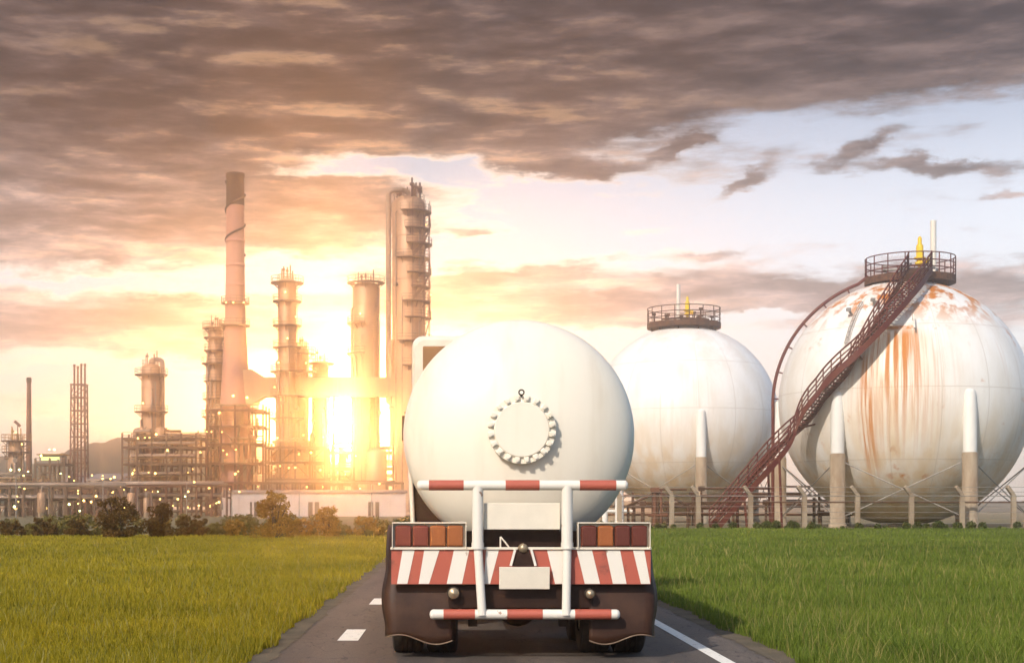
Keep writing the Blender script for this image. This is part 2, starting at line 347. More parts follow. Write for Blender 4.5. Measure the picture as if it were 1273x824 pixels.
# ------------------------------------------------------------------ mesh builder
class MB:
    def __init__(s): s.v = []; s.f = []; s.mi = []; s.sm = []; s.cur = 0
    def add(s, vs, fs, smooth=False):
        o = len(s.v); s.v += [tuple(p) for p in vs]
        for f in fs: s.f.append([i+o for i in f]); s.mi.append(s.cur); s.sm.append(smooth)
    def box(s, c, d, rot=None):
        hx, hy, hz = d[0]/2, d[1]/2, d[2]/2; c = Vector(c)
        vs = [Vector((x, y, z)) for x in (-hx, hx) for y in (-hy, hy) for z in (-hz, hz)]
        if rot is not None: vs = [rot @ q for q in vs]
        s.add([q+c for q in vs], [(0, 1, 3, 2), (4, 6, 7, 5), (0, 4, 5, 1), (2, 3, 7, 6), (0, 2, 6, 4), (1, 5, 7, 3)])
    def box2(s, a, b): s.box([(a[i]+b[i])/2 for i in range(3)], [abs(b[i]-a[i]) for i in range(3)])
    def basis(s, d):
        d = d.normalized(); up = Vector((0, 0, 1)) if abs(d.z) < 0.95 else Vector((0, 1, 0))
        a = d.cross(up).normalized(); return a, a.cross(d).normalized()
    def bar(s, p, q, w, h=None):
        p, q = Vector(p), Vector(q); h = h or w; a, b = s.basis(q-p)
        vs = [e+a*(i*w/2)+b*(j*h/2) for e in (p, q) for i, j in ((-1, -1), (1, -1), (1, 1), (-1, 1))]
        s.add(vs, [(3, 2, 1, 0), (4, 5, 6, 7), (0, 1, 5, 4), (1, 2, 6, 5), (2, 3, 7, 6), (3, 0, 4, 7)])
    def cyl(s, p, q, r, r2=None, n=10, caps=True):
        p, q = Vector(p), Vector(q); r2 = r if r2 is None else r2; a, b = s.basis(q-p)
        ring = [(math.cos(2*PI*i/n), math.sin(2*PI*i/n)) for i in range(n)]
        vs = [p+(a*c+b*d)*r for c, d in ring]+[q+(a*c+b*d)*r2 for c, d in ring]
        s.add(vs, [(i, (i+1) % n, n+(i+1) % n, n+i) for i in range(n)], True)
        if caps: s.add(vs, [tuple(range(n-1, -1, -1)), tuple(range(n, 2*n))])
    def tube(s, pts, r, n=8, closed=False):
        pts = [Vector(p) for p in pts]; k = len(pts); vs = []; pa = None
        for i in range(k):
            d = (pts[(i+1) % k]-pts[i-1]) if closed else (pts[min(i+1, k-1)]-pts[max(i-1, 0)])
            d.normalize()
            if pa is None: a, b = s.basis(d)
            else:
                a = (pa-d*pa.dot(d)).normalized(); b = a.cross(d)
            pa = a
            vs += [pts[i]+(a*math.cos(2*PI*j/n)+b*math.sin(2*PI*j/n))*r for j in range(n)]
        fs = [(i*n+j, i*n+(j+1) % n, ((i+1) % k)*n+(j+1) % n, ((i+1) % k)*n+j) for i in range(k if closed else k-1) for j in range(n)]
        s.add(vs, fs, True)
        if not closed: s.add(vs, [tuple(range(n-1, -1, -1)), tuple(range((k-1)*n, k*n))])
    def lathe(s, prof, c, n=24, axis='z', smooth=True):
        c = Vector(c); vs = []; k = len(prof)
        for r, h in prof:
            for j in range(n):
                x, y = r*math.cos(2*PI*j/n), r*math.sin(2*PI*j/n)
                vs.append(c+(Vector((x, y, h)) if axis == 'z' else Vector((x, h, y)) if axis == 'y' else Vector((h, x, y))))
        fs = [(i*n+j, i*n+(j+1) % n, (i+1)*n+(j+1) % n, (i+1)*n+j) for i in range(k-1) for j in range(n)]
        s.add(vs, fs, smooth)
    def arcslab(s, c, r0, r1, z0, z1, a0, a1, n=16):
        c = Vector(c); vs = []
        for i in range(n+1):
            t = a0+(a1-a0)*i/n; cx, sx = math.cos(t), math.sin(t)
            vs += [c+Vector((r0*cx, r0*sx, z0)), c+Vector((r1*cx, r1*sx, z0)), c+Vector((r1*cx, r1*sx, z1)), c+Vector((r0*cx, r0*sx, z1))]
        fs = []
        for i in range(n):
            for j in range(4): fs.append((i*4+j, i*4+(j+1) % 4, (i+1)*4+(j+1) % 4, (i+1)*4+j))
        if abs(a1-a0) < 2*PI-0.01: fs += [(0, 1, 2, 3), (n*4+3, n*4+2, n*4+1, n*4)]
        s.add(vs, fs)
    def arcrail(s, c, r, z, h, a0, a1, n=16, t=0.05, rails=(1.0, 0.55), every=2):
        c = Vector(c); closed = abs(a1-a0) > 2*PI-0.01
        P_ = [c+Vector((r*math.cos(a0+(a1-a0)*i/n), r*math.sin(a0+(a1-a0)*i/n), z)) for i in range(n+(0 if closed else 1))]
        for k in rails: s.tube([p+Vector((0, 0, h*k)) for p in P_], t, 5, closed)
        for i in range(0, len(P_), every): s.cyl(P_[i], P_[i]+Vector((0, 0, h)), t, n=5, caps=False)
    def build(s, name, mats, parent=None, origin=None, bevel=0.0):
        me = bpy.data.meshes.new(name)
        og = Vector(origin) if origin is not None else (parent.matrix_basis.translation.copy() if parent is not None and not parent.parent else (WORLD_LOC[parent.name] if parent is not None else Vector((0, 0, 0))))
        me.from_pydata([(p[0]-og.x, p[1]-og.y, p[2]-og.z) for p in s.v], [], s.f)
        for m in (mats if isinstance(mats, (list, tuple)) else [mats]): me.materials.append(m)
        me.polygons.foreach_set('material_index', s.mi); me.polygons.foreach_set('use_smooth', s.sm)
        me.update()
        o = bpy.data.objects.new(name, me); COL.objects.link(o)
        if parent is not None:
            o.parent = parent; o.location = og-WORLD_LOC[parent.name]
        else: o.location = og
        WORLD_LOC[o.name] = og
        if bevel:
            b = o.modifiers.new('bevel', 'BEVEL'); b.width = bevel; b.segments = 2; b.limit_method = 'ANGLE'; b.harden_normals = False
        return o
WORLD_LOC = {}
def thing(name, label, cat, loc, group=None):
    o = bpy.data.objects.new(name, None); COL.objects.link(o); o.location = loc; o.empty_display_size = 0.5
    o['label'] = label; o['category'] = cat
    if group: o['group'] = group
    WORLD_LOC[o.name] = Vector(loc)
    return o
def tag(o, label, cat, group=None):
    o['label'] = label; o['category'] = cat
    if group: o['group'] = group
    return o
def kind(o, k): o['kind'] = k; return o
def one(name, mats, parent, fn, *a, bevel=0.0, origin=None, **k):
    mb = MB(); getattr(mb, fn)(*a, **k); return mb.build(name, mats, parent, origin, bevel)

# ------------------------------------------------------------------ the ground, road, hills
def sheet(name, m, x0, x1, y0, y1, z, nx=1, ny=1):
    mb = MB(); vs = [(x0+(x1-x0)*i/nx, y0+(y1-y0)*j/ny, z) for j in range(ny+1) for i in range(nx+1)]
    mb.add(vs, [(j*(nx+1)+i, j*(nx+1)+i+1, (j+1)*(nx+1)+i+1, (j+1)*(nx+1)+i) for j in range(ny) for i in range(nx)])
    return kind(mb.build(name, m), 'structure')
RL, RR = -1.80, 3.08
sheet('ground', M['earth'], -560, 560, -60, 860, 0.0)
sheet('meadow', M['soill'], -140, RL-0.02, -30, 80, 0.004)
sheet('pasture', M['soilr'], RR+0.02, 160, -30, 108, 0.004)
sheet('road', M['asphalt'], RL, RR, -40, 150, 0.008)
mb = MB(); mb.add([(2.42, -20, 0), (2.55, -20, 0), (2.55, 150, 0), (2.42, 150, 0)], [(0, 1, 2, 3)])
o = kind(mb.build('road_edge_line', M['line']), 'structure'); o.location.z = 0.012
mb = MB()
for i in range(-4, 20):
    y0 = 16.2+6.1*i
    mb.add([(-1.22, y0, 0), (-1.0, y0, 0), (-1.0, y0+1.5, 0), (-1.22, y0+1.5, 0)], [(0, 1, 2, 3)])
o = kind(mb.build('road_dash_line', M['line']), 'structure'); o.location.z = 0.012

def shoulder(x, sgn, name):
    mb = MB(); vs = []; ys = np.arange(-20, 150, 0.12)
    for i, y in enumerate(ys):
        o_ = 0.03*abs(math.sin(y*0.9))*rng.random()+0.02*math.sin(y*2.3)+0.05*rng.random()
        vs += [(x-sgn*(0.10+o_), y, 0), (x+sgn*0.25, y, 0)]
    mb.add(vs, [((2*i, 2*i+1, 2*i+3, 2*i+2) if sgn > 0 else (2*i+1, 2*i, 2*i+2, 2*i+3)) for i in range(len(ys)-1)])
    o = kind(mb.build(name, M['grit']), 'structure'); o.location.z = 0.012
M['grit'] = mat('gritty_shoulder', (0.13, 0.10, 0.065), 0.95, 0, 0.2, 2.0, bump=0.6, col2=(0.07, 0.06, 0.04))
shoulder(RR, 1, 'road_shoulder'); shoulder(RL, -1, 'road_shoulder')
def hills():
    ridge = [(-200, 588), (-60, 566), (8, 570), (30, 577), (45, 580), (70, 570), (100, 557), (135, 549), (170, 544), (230, 540), (300, 548), (400, 575), (520, 598), (650, 622), (900, 628), (1500, 626)]
    rx = [a for a, b in ridge]; ry = [b for a, b in ridge]
    Y0, Y1 = 640.0, 800.0; nx, ny = 320, 24; vs = []
    for j in range(ny+1):
        Y = Y0+(Y1-Y0)*j/ny; prof = math.sin(PI*min(1, j/ny*0.9+0.02))
        for i in range(nx+1):
            px = -300+1700*i/nx; X = (px-VX)*720/F
            hgt = CH+(VY-np.interp(px, rx, ry))*720/F
            n = 1.2*math.sin(X*0.35)*math.sin(Y*0.21+X*0.11)+1.0*random.random()
            vs.append((X, Y, max(-0.2, hgt*prof+n*prof)))
    mb = MB(); mb.add(vs, [(j*(nx+1)+i, j*(nx+1)+i+1, (j+1)*(nx+1)+i+1, (j+1)*(nx+1)+i) for j in range(ny) for i in range(nx)], True)
    return kind(mb.build('hills', M['hill']), 'structure')
hills()

# ------------------------------------------------------------------ grass (stuff)
def blades(name, m, n, xfun, y0, y1, hmin, hmax, power=1.5, wid=0.0085, lean=0.35, label=None):
    u = rng.random(n); e = 1-power
    Y = (y0**e+(y1**e-y0**e)*u)**(1/e)
    X = xfun(Y, rng.random(n))
    pat = np.sin(X*1.7+np.sin(Y*0.9)*2)*np.sin(Y*0.8+1.3*np.sin(X*0.6))
    H = (hmin+(hmax-hmin)*rng.random(n)**1.6)*(1+0.35*pat)
    ang = rng.random(n)*2*PI; Wd = wid*(np.maximum(Y, 9)/14)**0.85*(0.7+0.6*rng.random(n))
    la = rng.random(n)*2*PI; L = H*lean*(0.3+rng.random(n))
    cx, sx = np.cos(ang)*Wd/2, np.sin(ang)*Wd/2; lx, ly = np.cos(la)*L, np.sin(la)*L
    V = np.zeros((n, 5, 3))
    V[:, 0] = np.stack([X-cx, Y-sx, np.zeros(n)], 1); V[:, 1] = np.stack([X+cx, Y+sx, np.zeros(n)], 1)
    V[:, 2] = np.stack([X-cx*.8+lx*.35, Y-sx*.8+ly*.35, H*.6], 1); V[:, 3] = np.stack([X+cx*.8+lx*.35, Y+sx*.8+ly*.35, H*.6], 1)
    V[:, 4] = np.stack([X+lx, Y+ly, H], 1)
    me = bpy.data.meshes.new(name)
    base = np.arange(n)*5
    Fc = np.stack([base, base+1, base+3, base, base+3, base+2, base+2, base+3, base+4], 1).reshape(-1)
    me.vertices.add(n*5); me.vertices.foreach_set('co', V.reshape(-1).astype(np.float32))
    me.loops.add(n*9); me.loops.foreach_set('vertex_index', Fc.astype(np.int32))
    me.polygons.add(n*3); me.polygons.foreach_set('loop_start', (np.arange(n*3)*3).astype(np.int32))
    me.update(calc_edges=True); me.validate()
    me.materials.append(m)
    o = bpy.data.objects.new(name, me); COL.objects.link(o); kind(o, 'stuff')
    if label: o['label'] = label
    return o
edge = lambda Y: 0.04*np.sin(Y*1.3)+0.03*np.sin(Y*3.1)+0.02*np.sin(Y*7.7)
def fx_r(Y, u):
    lo = RR+0.06+edge(Y); hi = 4.5+Y*0.385
    return lo+(hi-lo)*u
def fx_l(Y, u):
    hi = RL-0.06+edge(Y+5); lo = -4.0-Y*0.31
    return hi+(lo-hi)*u
blades('grass', M['grassr'], 330000, fx_r, 11.0, 108.0, 0.04, 0.17, label='short green grass of the pasture right of the road')
blades('grass', M['grassl'], 300000, fx_l, 11.0, 80.0, 0.035, 0.14, label='grass of the meadow left of the road, flare gold put into its colour')

M['stalk'] = leafmat('dry_grass_stalks', (0.16, 0.17, 0.03), (0.42, 0.36, 0.12), 0.4, 0.5)
def clumpx(fx):
    def f(Y, u):
        c = np.floor(u*90)/90+0.004*(rng.random(len(u))-0.5); return fx(Y, np.clip(c, 0, 1))
    return f
blades('tall_grass', M['stalk'], 9000, fx_r, 11.5, 60.0, 0.12, 0.33, wid=0.006, lean=0.5, label='taller dry grass stalks standing out of the pasture')
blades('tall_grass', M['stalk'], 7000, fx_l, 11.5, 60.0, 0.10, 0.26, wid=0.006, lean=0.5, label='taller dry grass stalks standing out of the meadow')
def tufts(Y, u):
    return 3.9+np.floor(u*14)/14*1.9+0.10*(rng.random(len(u))-0.5)
blades('tall_grass', M['grassr'], 3200, tufts, 12.9, 14.6, 0.14, 0.36, wid=0.010, lean=0.55, label='rank grass tufts by the road at the near corner of the pasture')

# ------------------------------------------------------------------ tanker truck
TX, TY = 0.632, 14.15
def tx(px): return TX+(px-648.0)/135.0
def tz(py): return (821.0-py)/135.0
truck = thing('tanker_truck', 'cream gas tanker truck seen from behind on the road', 'truck', (TX, TY+5, 0))
R_ = 1.122; ZC = 2.108; XC = TX+0.008
prof = [(0.001, 14.38)]
for i in range(1, 17):
    t = i/16*PI/2; prof.append((R_*math.sin(t), 14.92-0.54*math.cos(t)))
prof += [(R_, 15.5), (R_+0.004, 15.51), (R_+0.004, 15.56), (R_, 15.57), (R_, 22.2)]
for i in range(1, 13):
    t = i/12*PI/2; prof.append((R_*math.cos(t)+0.001, 22.2+0.54*math.sin(t)))
mb = MB(); mb.lathe(prof, (XC, 0, ZC), 96, 'y')
tank = mb.build('tank', M['tank'], truck)
MX, MZ = tx(649.5), CH+(VY-533)*14.2/F
mb = MB()
mb.lathe([(0.29, 14.5), (0.29, 14.385), (0.318, 14.38), (0.318, 14.335), (0.262, 14.332), (0.262, 14.318), (0.25, 14.308), (0.001, 14.303)], (MX, 0, MZ), 64, 'y', False)
mh = mb.build('manhole_cover', M['tank'], tank)
for i in range(20):
    t = 2*PI*(i+0.5)/20; mb = MB(); rot = Matrix.Rotation(-t, 3, 'Y')
    c = Vector((MX+0.290*math.cos(t), 14.325, MZ+0.290*math.sin(t)))
    mb.box(c, (0.060, 0.034, 0.048), rot)
    mb.cyl(c+Vector((0, -0.02, 0)), c+Vector((0, -0.036, 0)), 0.017, n=6)
    mb.build('bolt', M['tank'], mh, bevel=0.004)
mb = MB(); ez = MZ+0.345
mb.tube([(MX-0.005+0.024*math.cos(t), 14.30, ez+0.024*math.sin(t)) for t in np.linspace(0, 2*PI, 14)[:-1]], 0.007, 6, True)
mb.cyl((MX-0.005, 14.45, ez-0.045), (MX-0.005, 14.30, ez-0.026), 0.012, n=6)
mb.build('lifting_eye', M['chassis'], mh)

def banded_bar(name, px0, px1, py, bands, r=0.046, Y=TY-0.02):
    mb = MB(); z = tz(py)
    mb.cyl((tx(px0), Y, z), (tx(px1), Y, z), r, n=18)
    for e, sgn in ((px0, -1), (px1, 1)):
        mb.lathe([(r, 0), (r*0.85, sgn*r*0.35), (r*0.5, sgn*r*0.6), (0.001, sgn*r*0.68)], (tx(e), Y, z), 18, 'x')
    mb.cur = 1
    for a, b in bands: mb.cyl((tx(a), Y, z), (tx(b), Y, z), r+0.0022, n=18)
    o = mb.build(name, [M['white'], M['red']], guard)
    return o
guard = bpy.data.objects.new('guard_frame', None); COL.objects.link(guard); guard.parent = truck; guard.location = Vector((TX, TY, 0))-WORLD_LOC[truck.name]; WORLD_LOC[guard.name] = Vector((TX, TY, 0))
for xt, xb in ((593.5, 599), (704.5, 703)):
    mb = MB()
    mb.cyl((tx(xt), TY-0.02, tz(604)), (tx(xt), TY-0.02, tz(678)), 0.052, n=16)
    mb.cyl((tx(xt), TY-0.02, tz(676)), (tx(xb), TY-0.05, tz(764)), 0.040, n=16)
    mb.lathe([(0.057, -0.03), (0.057, 0.03)], (tx(xt), TY-0.02, tz(678)), 16)
    mb.bar((tx(xt), TY-0.02, tz(690)), (tx(xt), TY+0.35, tz(690)), 0.05, 0.06)
    mb.build('guard_post', M['white'], guard)
banded_bar('guard_rail', 522, 776, 603, [(533, 576), (628, 670), (720, 765)])
banded_bar('guard_rail', 538, 766, 763, [(551, 590), (630, 674), (714, 759)])
mb = MB(); mb.box2((tx(601), TY+0.03, tz(658)), (tx(696.5), TY+0.055, tz(625)))
mb.build('blank_panel', M['plate'], truck, bevel=0.006)
# lamp clusters
def cluster(x0, x1, mats):
    mb = MB(); z0, z1 = tz(681), tz(649)
    X0, X1 = tx(x0), tx(x1); y0, y1 = TY+0.0, TY+0.16
    mb.box2((X0, y0+0.05, z0), (X1, y1, z1))
    t = 0.011
    mb.box2((X0, y0-0.01, z1-t), (X1, y0+0.049, z1)); mb.box2((X0, y0-0.01, z0), (X0+t*0.7, y0+0.049, z1-t)); mb.box2((X1-t*0.7, y0-0.01, z0), (X1, y0+0.049, z1-t))
    h = mb.build('lamp_housing', M['cream'], truck, bevel=0.004)
    n = len(mats); w = (X1-X0-0.05)/n
    for i, mm in enumerate(mats):
        a = X0+0.025+w*i+0.004; b = a+w-0.008
        g = MB(); q = 0.03
        zz0, zz1 = z0+0.012, z1-0.028
        prof2 = [(a, zz0), (b, zz0), (b, zz1-q*0.4), (b-q, zz1), (a+q, zz1), (a, zz1-q*0.4)]
        n2 = len(prof2); cxm = (a+b)/2; czm = (zz0+zz1)/2
        vs = [(x, y0+0.049, z) for x, z in prof2]+[(x, y0+0.012, z) for x, z in prof2]+[(cxm+(x-cxm)*0.86, y0-0.004, czm+(z-czm)*0.86) for x, z in prof2]
        g.add(vs, [(k, (k+1) % n2, n2+(k+1) % n2, n2+k) for k in range(n2)]+[(n2+k, n2+(k+1) % n2, 2*n2+(k+1) % n2, 2*n2+k) for k in range(n2)]+[tuple(range(2*n2, 3*n2))])
        g.build('lens', M[mm], h, bevel=0.006)
cluster(487, 579.5, ['lensred', 'lensred', 'lensamber', 'lensamber'])
cluster(718, 808.5, ['lensdark', 'lensamber', 'lensdark', 'lensdark'])
# striped tail board
mb = MB(); Yb = TY+0.03
mb.cur = 0; mb.box2((tx(486), Yb, tz(726)), (tx(809), Yb+0.05, tz(683)))
mb.cur = 1
for b0, b1, t0, t1 in [(493, 506, 500, 515), (520, 533, 527, 546), (555, 574, 564, 583), (601, 609, 604, 620), (690, 700, 680, 700), (727, 746, 717, 736), (762, 779, 753, 771), (797, 808.5, 787, 801)]:
    vs = [(tx(b0), Yb-0.003, tz(725.5)), (tx(b1), Yb-0.003, tz(725.5)), (tx(t1), Yb-0.003, tz(683.5)), (tx(t0), Yb-0.003, tz(683.5))]
    vs += [(x, Yb+0.004, z) for x, y, z in vs]
    mb.add(vs, [(0, 1, 2, 3), (0, 4, 5, 1), (1, 5, 6, 2), (2, 6, 7, 3), (3, 7, 4, 0)])
mb.build('striped_board', [M['red'], M['white']], truck)
mb = MB(); mb.box2((tx(485), Yb-0.02, tz(683)), (tx(810), Yb+0.06, tz(680))); mb.build('board_cap', M['cream'], truck, bevel=0.004)
mb = MB(); mb.box((tx(651.5), Yb-0.045, tz(718)), (0.465, 0.02, 0.205), Matrix.Rotation(0.10, 3, 'X')); mb.build('number_plate', M['plate'], truck, bevel=0.005)
# tow hitch
mb = MB(); a = tx(650)
vs = [(a-0.10, Yb-0.025, tz(703)), (a+0.10, Yb-0.025, tz(703)), (a+0.045, Yb-0.025, tz(680)), (a-0.045, Yb-0.025, tz(680))]
vs = vs+[(x, Yb-0.005, z) for x, y, z in vs]
mb.cur = 0; mb.add(vs, [(0, 1, 2, 3), (0, 4, 5, 1), (1, 5, 6, 2), (2, 6, 7, 3), (3, 7, 4, 0)])
mb.cur = 1
mb.bar((a-0.115, Yb-0.03, tz(703)), (a-0.075, Yb-0.03, tz(683)), 0.022); mb.bar((a+0.115, Yb-0.03, tz(703)), (a+0.075, Yb-0.03, tz(683)), 0.022)
mb.cur = 2; mb.lathe([(0.001, -0.045), (0.035, -0.03), (0.048, 0), (0.035, 0.03), (0.001, 0.045)], (a, Yb-0.02, tz(681)), 16)
mb.build('tow_hitch', [M['brown'], M['white'], M['chrome']], truck)
mb = MB(); mb.tube([(tx(622), Yb, tz(667)), (tx(628), Yb-0.01, tz(674)), (tx(634), Yb, tz(682))], 0.008, 6); mb.tube([(tx(622), Yb, tz(681)), (tx(622), Yb, tz(667))], 0.008, 6)
mb.build('release_lever', M['cream'], truck)
# rear cross member under the board
mb = MB(); mb.box2((tx(557), TY+0.10, tz(757)), (tx(738), TY+0.40, tz(727))); mb.box2((tx(487), TY+0.17, tz(700)), (tx(809), TY+0.30, tz(660)))
mb.box2((tx(600), TY+0.17, tz(681)), (tx(697), TY+0.5, tz(655)))
mb.build('rear_beam', M['brown'], truck, bevel=0.01)
for px, py, r in ((563.5, 737, 0.060), (733.5, 738, 0.048)):
    mb = MB(); mb.cur = 0; mb.lathe([(r, TY+0.12), (r, TY+0.02), (r*0.85, TY+0.005), (r*0.85, TY+0.012)], (tx(px), 0, tz(py)), 24, 'y')
    mb.cur = 1; mb.lathe([(r*0.85, TY+0.010), (r*0.5, TY-0.008), (0.001, TY-0.015)], (tx(px), 0, tz(py)), 24, 'y')
    mb.build('reflector', [M['chassis'], M['chrome']], truck)
# mudguards: arched over the wheel, hanging as a flap behind it, wavy lip
WZ = 0.50; WY = TY+0.85
def guardmesh(side):
    xo, xi = (tx(478), tx(562)) if side < 0 else (tx(815.5), tx(733))
    mb = MB(); nx, ns = 16, 26; vs = []
    path = []
    for i in range(ns+1):
        s = i/ns
        if s < 0.55:
            t = math.radians(20+ (s/0.55)*150); path.append((WY+0.68*math.cos(t), WZ+0.20+0.60*math.sin(t)*0.9))
        else:
            k = (s-0.55)/0.45; path.append((TY+0.18-0.10*math.sin(k*PI/2), WZ+0.30+(0.19-WZ-0.30)*k))
    for i, (y, z) in enumerate(path):
        k = max(0, (i/ns-0.55)/0.45)
        for j in range(nx+1):
            q = j/nx                                            # 0 outside .. 1 inside
            bul = (0.035*math.sin(PI*min(1, k*1.3)) if q < 0.3 else 0)*(1-q/0.3)
            x = xo+(xi-xo)*q+side*bul
            dz_ = 0.0
            if i == ns: dz_ = 0.045*math.sin(q*2*PI*0.9+0.4)
            elif i >= ns-2: dz_ = 0.02*math.sin(q*2*PI*0.9+0.4)
            vs.append((x, y+0.10*max(0, (0.12-q)/0.12)**2, z+dz_))
    mb.add(vs, [(i*(nx+1)+j, i*(nx+1)+j+1, (i+1)*(nx+1)+j+1, (i+1)*(nx+1)+j) for i in range(ns) for j in range(nx)], True)
    o = mb.build('mudguard', M['flap'], truck)
    sd = o.modifiers.new('thickness', 'SOLIDIFY'); sd.thickness = 0.014; sd.offset = 0
    lip = MB(); lip.tube([(vs[ns*(nx+1)+j][0], vs[ns*(nx+1)+j][1]-0.006, vs[ns*(nx+1)+j][2]) for j in range(nx+1)], 0.007, 6)
    lip.build('lip', M['lipgrey'], o)
guardmesh(-1); guardmesh(1)
# wheels
def wheel(x, y, w=0.29, r=0.5):
    mb = MB(); pr = []
    for a, b in [(0.29, -.5), (0.36, -.52), (0.46, -.5), (0.49, -.44), (0.5, -.3), (0.5, -.18), (0.482, -.175), (0.482, -.145), (0.5, -.14), (0.5, -.02), (0.482, -.015), (0.482, .015), (0.5, .02), (0.5, .14), (0.482, .145), (0.482, .175), (0.5, .18), (0.5, .3), (0.49, .44), (0.46, .5), (0.36, .52), (0.29, .5)]:
        pr.append((a*r/0.5, b*w))
    mb.lathe(pr, (x, y, r), 40, 'x', False)
    wroot = bpy.data.objects.new('wheel', None); COL.objects.link(wroot); wroot.parent = truck; wroot.location = Vector((x, y, r))-WORLD_LOC[truck.name]; WORLD_LOC[wroot.name] = Vector((x, y, r))
    mb.build('tyre', M['rubber'], wroot)
    mb = MB(); mb.lathe([(0.29, -.45*w), (0.27, -.3*w), (0.2, -.1*w), (0.1, -.1*w), (0.09, -.5*w), (0.001, -.5*w)], (x, y, r), 24, 'x'); mb.lathe([(0.29, .45*w), (0.27, .3*w), (0.001, .2*w)], (x, y, r), 24, 'x')
    mb.build('rim', M['cream'], wroot)
for s in (-1, 1):
    for d in (1.065, 0.735):
        wheel(TX+s*d, WY); wheel(TX+s*d, WY+1.35)
    wheel(TX+s*1.02, TY+7.6, 0.32)
for y in (WY, WY+1.35):
    mb = MB()
    mb.cyl((TX-0.95, y, 0.5), (TX+0.95, y, 0.5), 0.07, n=12)
    mb.lathe([(0.06, -0.30), (0.16, -0.22), (0.25, -0.08), (0.27, 0.0), (0.25, 0.08), (0.16, 0.22), (0.06, 0.30)], (TX, y, 0.52), 20, 'x')
    for s in (-1, 1):
        mb.box((TX+s*0.44, y, 0.38), (0.13, 0.30, 0.10)); mb.box((TX+s*0.44, y-0.05, 0.30), (0.09, 0.14, 0.08)); mb.box((TX+s*0.44, y, 0.47), (0.22, 0.9, 0.06))
    mb.build('axle', M['chassis'], truck, bevel=0.006)
mb = MB()
for s in (-1, 1): mb.box2((TX+s*0.44-0.05, TY+0.40, 0.68), (TX+s*0.44+0.05, TY+11.0, 0.93))
for y in (15.5, 17.5, 19.5, 21.5): mb.box((TX, y, 0.80), (0.82, 0.12, 0.16))
for y in (15.8, 18.5, 21.5):
    for s in (-1, 1): mb.box2((TX+s*0.44-0.09, y-0.15, 0.931), (TX+s*0.44+0.09, y+0.15, 1.22))
mb.cyl((TX+0.1, TY+2.4, 0.55), (TX+0.1, TY+8.5, 0.75), 0.05, n=10)
mb.build('chassis', M['chassis'], truck)
for s in (-1, 1):
    mb = MB(); mb.box2((TX+s*0.62, 18.0, 0.45), (TX+s*1.12, 20.2, 1.02)); mb.build('side_locker', M['brown'], truck, bevel=0.03)
# cab
mb = MB(); x0, x1 = TX-1.25, TX+1.25; y0, y1 = 23.25, 25.4
def ring(y, xi, zt, zb=0.9, q=0.16):
    pts = [(x0+xi, zb), (x1-xi, zb), (x1-xi, zt-q)]
    pts += [(x1-xi-q+q*math.cos(t), zt-q+q*math.sin(t)) for t in (0.4, 0.8, 1.2, PI/2)]
    pts += [(x0+xi+q-q*math.cos(t), zt-q+q*math.sin(t)) for t in (PI/2, 1.2, 0.8, 0.4)]+[(x0+xi, zt-q)]
    return [(a, y, b) for a, b in pts]
secs = [ring(y0, 0.05, 3.95), ring(y0+0.08, 0.0, 4.02), ring(y1-0.6, 0.0, 4.0), ring(y1-0.25, 0.02, 3.3), ring(y1, 0.06, 2.9), ring(y1+0.05, 0.08, 1.9)]
n = len(secs[0]); vs = [p for s in secs for p in s]
mb.add(vs, [(i*n+j, i*n+(j+1) % n, (i+1)*n+(j+1) % n, (i+1)*n+j) for i in range(len(secs)-1) for j in range(n)])
mb.add(vs, [tuple(range(n-1, -1, -1)), tuple(range((len(secs)-1)*n, len(secs)*n))])
cab = mb.build('cab', M['cream'], truck, bevel=0.02)
mb = MB(); mb.box2((x0+0.16, y0-0.015, 3.05), (x1-0.16, y0+0.03, 3.86)); mb.build('rear_window', M['glass'], cab, bevel=0.05)
mb = MB(); mb.box2((x0-0.01, y0+0.7, 2.5), (x0+0.02, y1-0.45, 3.15)); mb.build('side_window', M['glass'], cab)
mb = MB(); mb.box2((x0+0.02, y0-0.03, 0.85), (x0+0.62, y0-0.002, 1.95)); mb.build('back_panel', M['brown'], cab, bevel=0.02)
mb = MB(); mb.box2((x1-0.62, y0-0.03, 0.85), (x1-0.02, y0-0.002, 1.95)); mb.build('back_panel', M['brown'], cab, bevel=0.02)
mb = MB(); mb.tube([(x0+0.03, y0-0.10, 0.9), (x0-0.02, y0-0.10, 1.9), (x0-0.02, y0-0.10, 2.75)], 0.035, 8); mb.build('air_pipe', M['cream'], cab)
for s, xx in ((-1, x0), (1, x1)):
    mb = MB(); mb.tube([(xx, y1-0.2, 3.0), (xx+s*0.17, y1-0.05, 2.98)], 0.018, 6); mb.box((xx+s*0.16, y1-0.05, 2.72), (0.12, 0.10, 0.42)); mb.build('mirror', M['chassis'], cab, bevel=0.02)

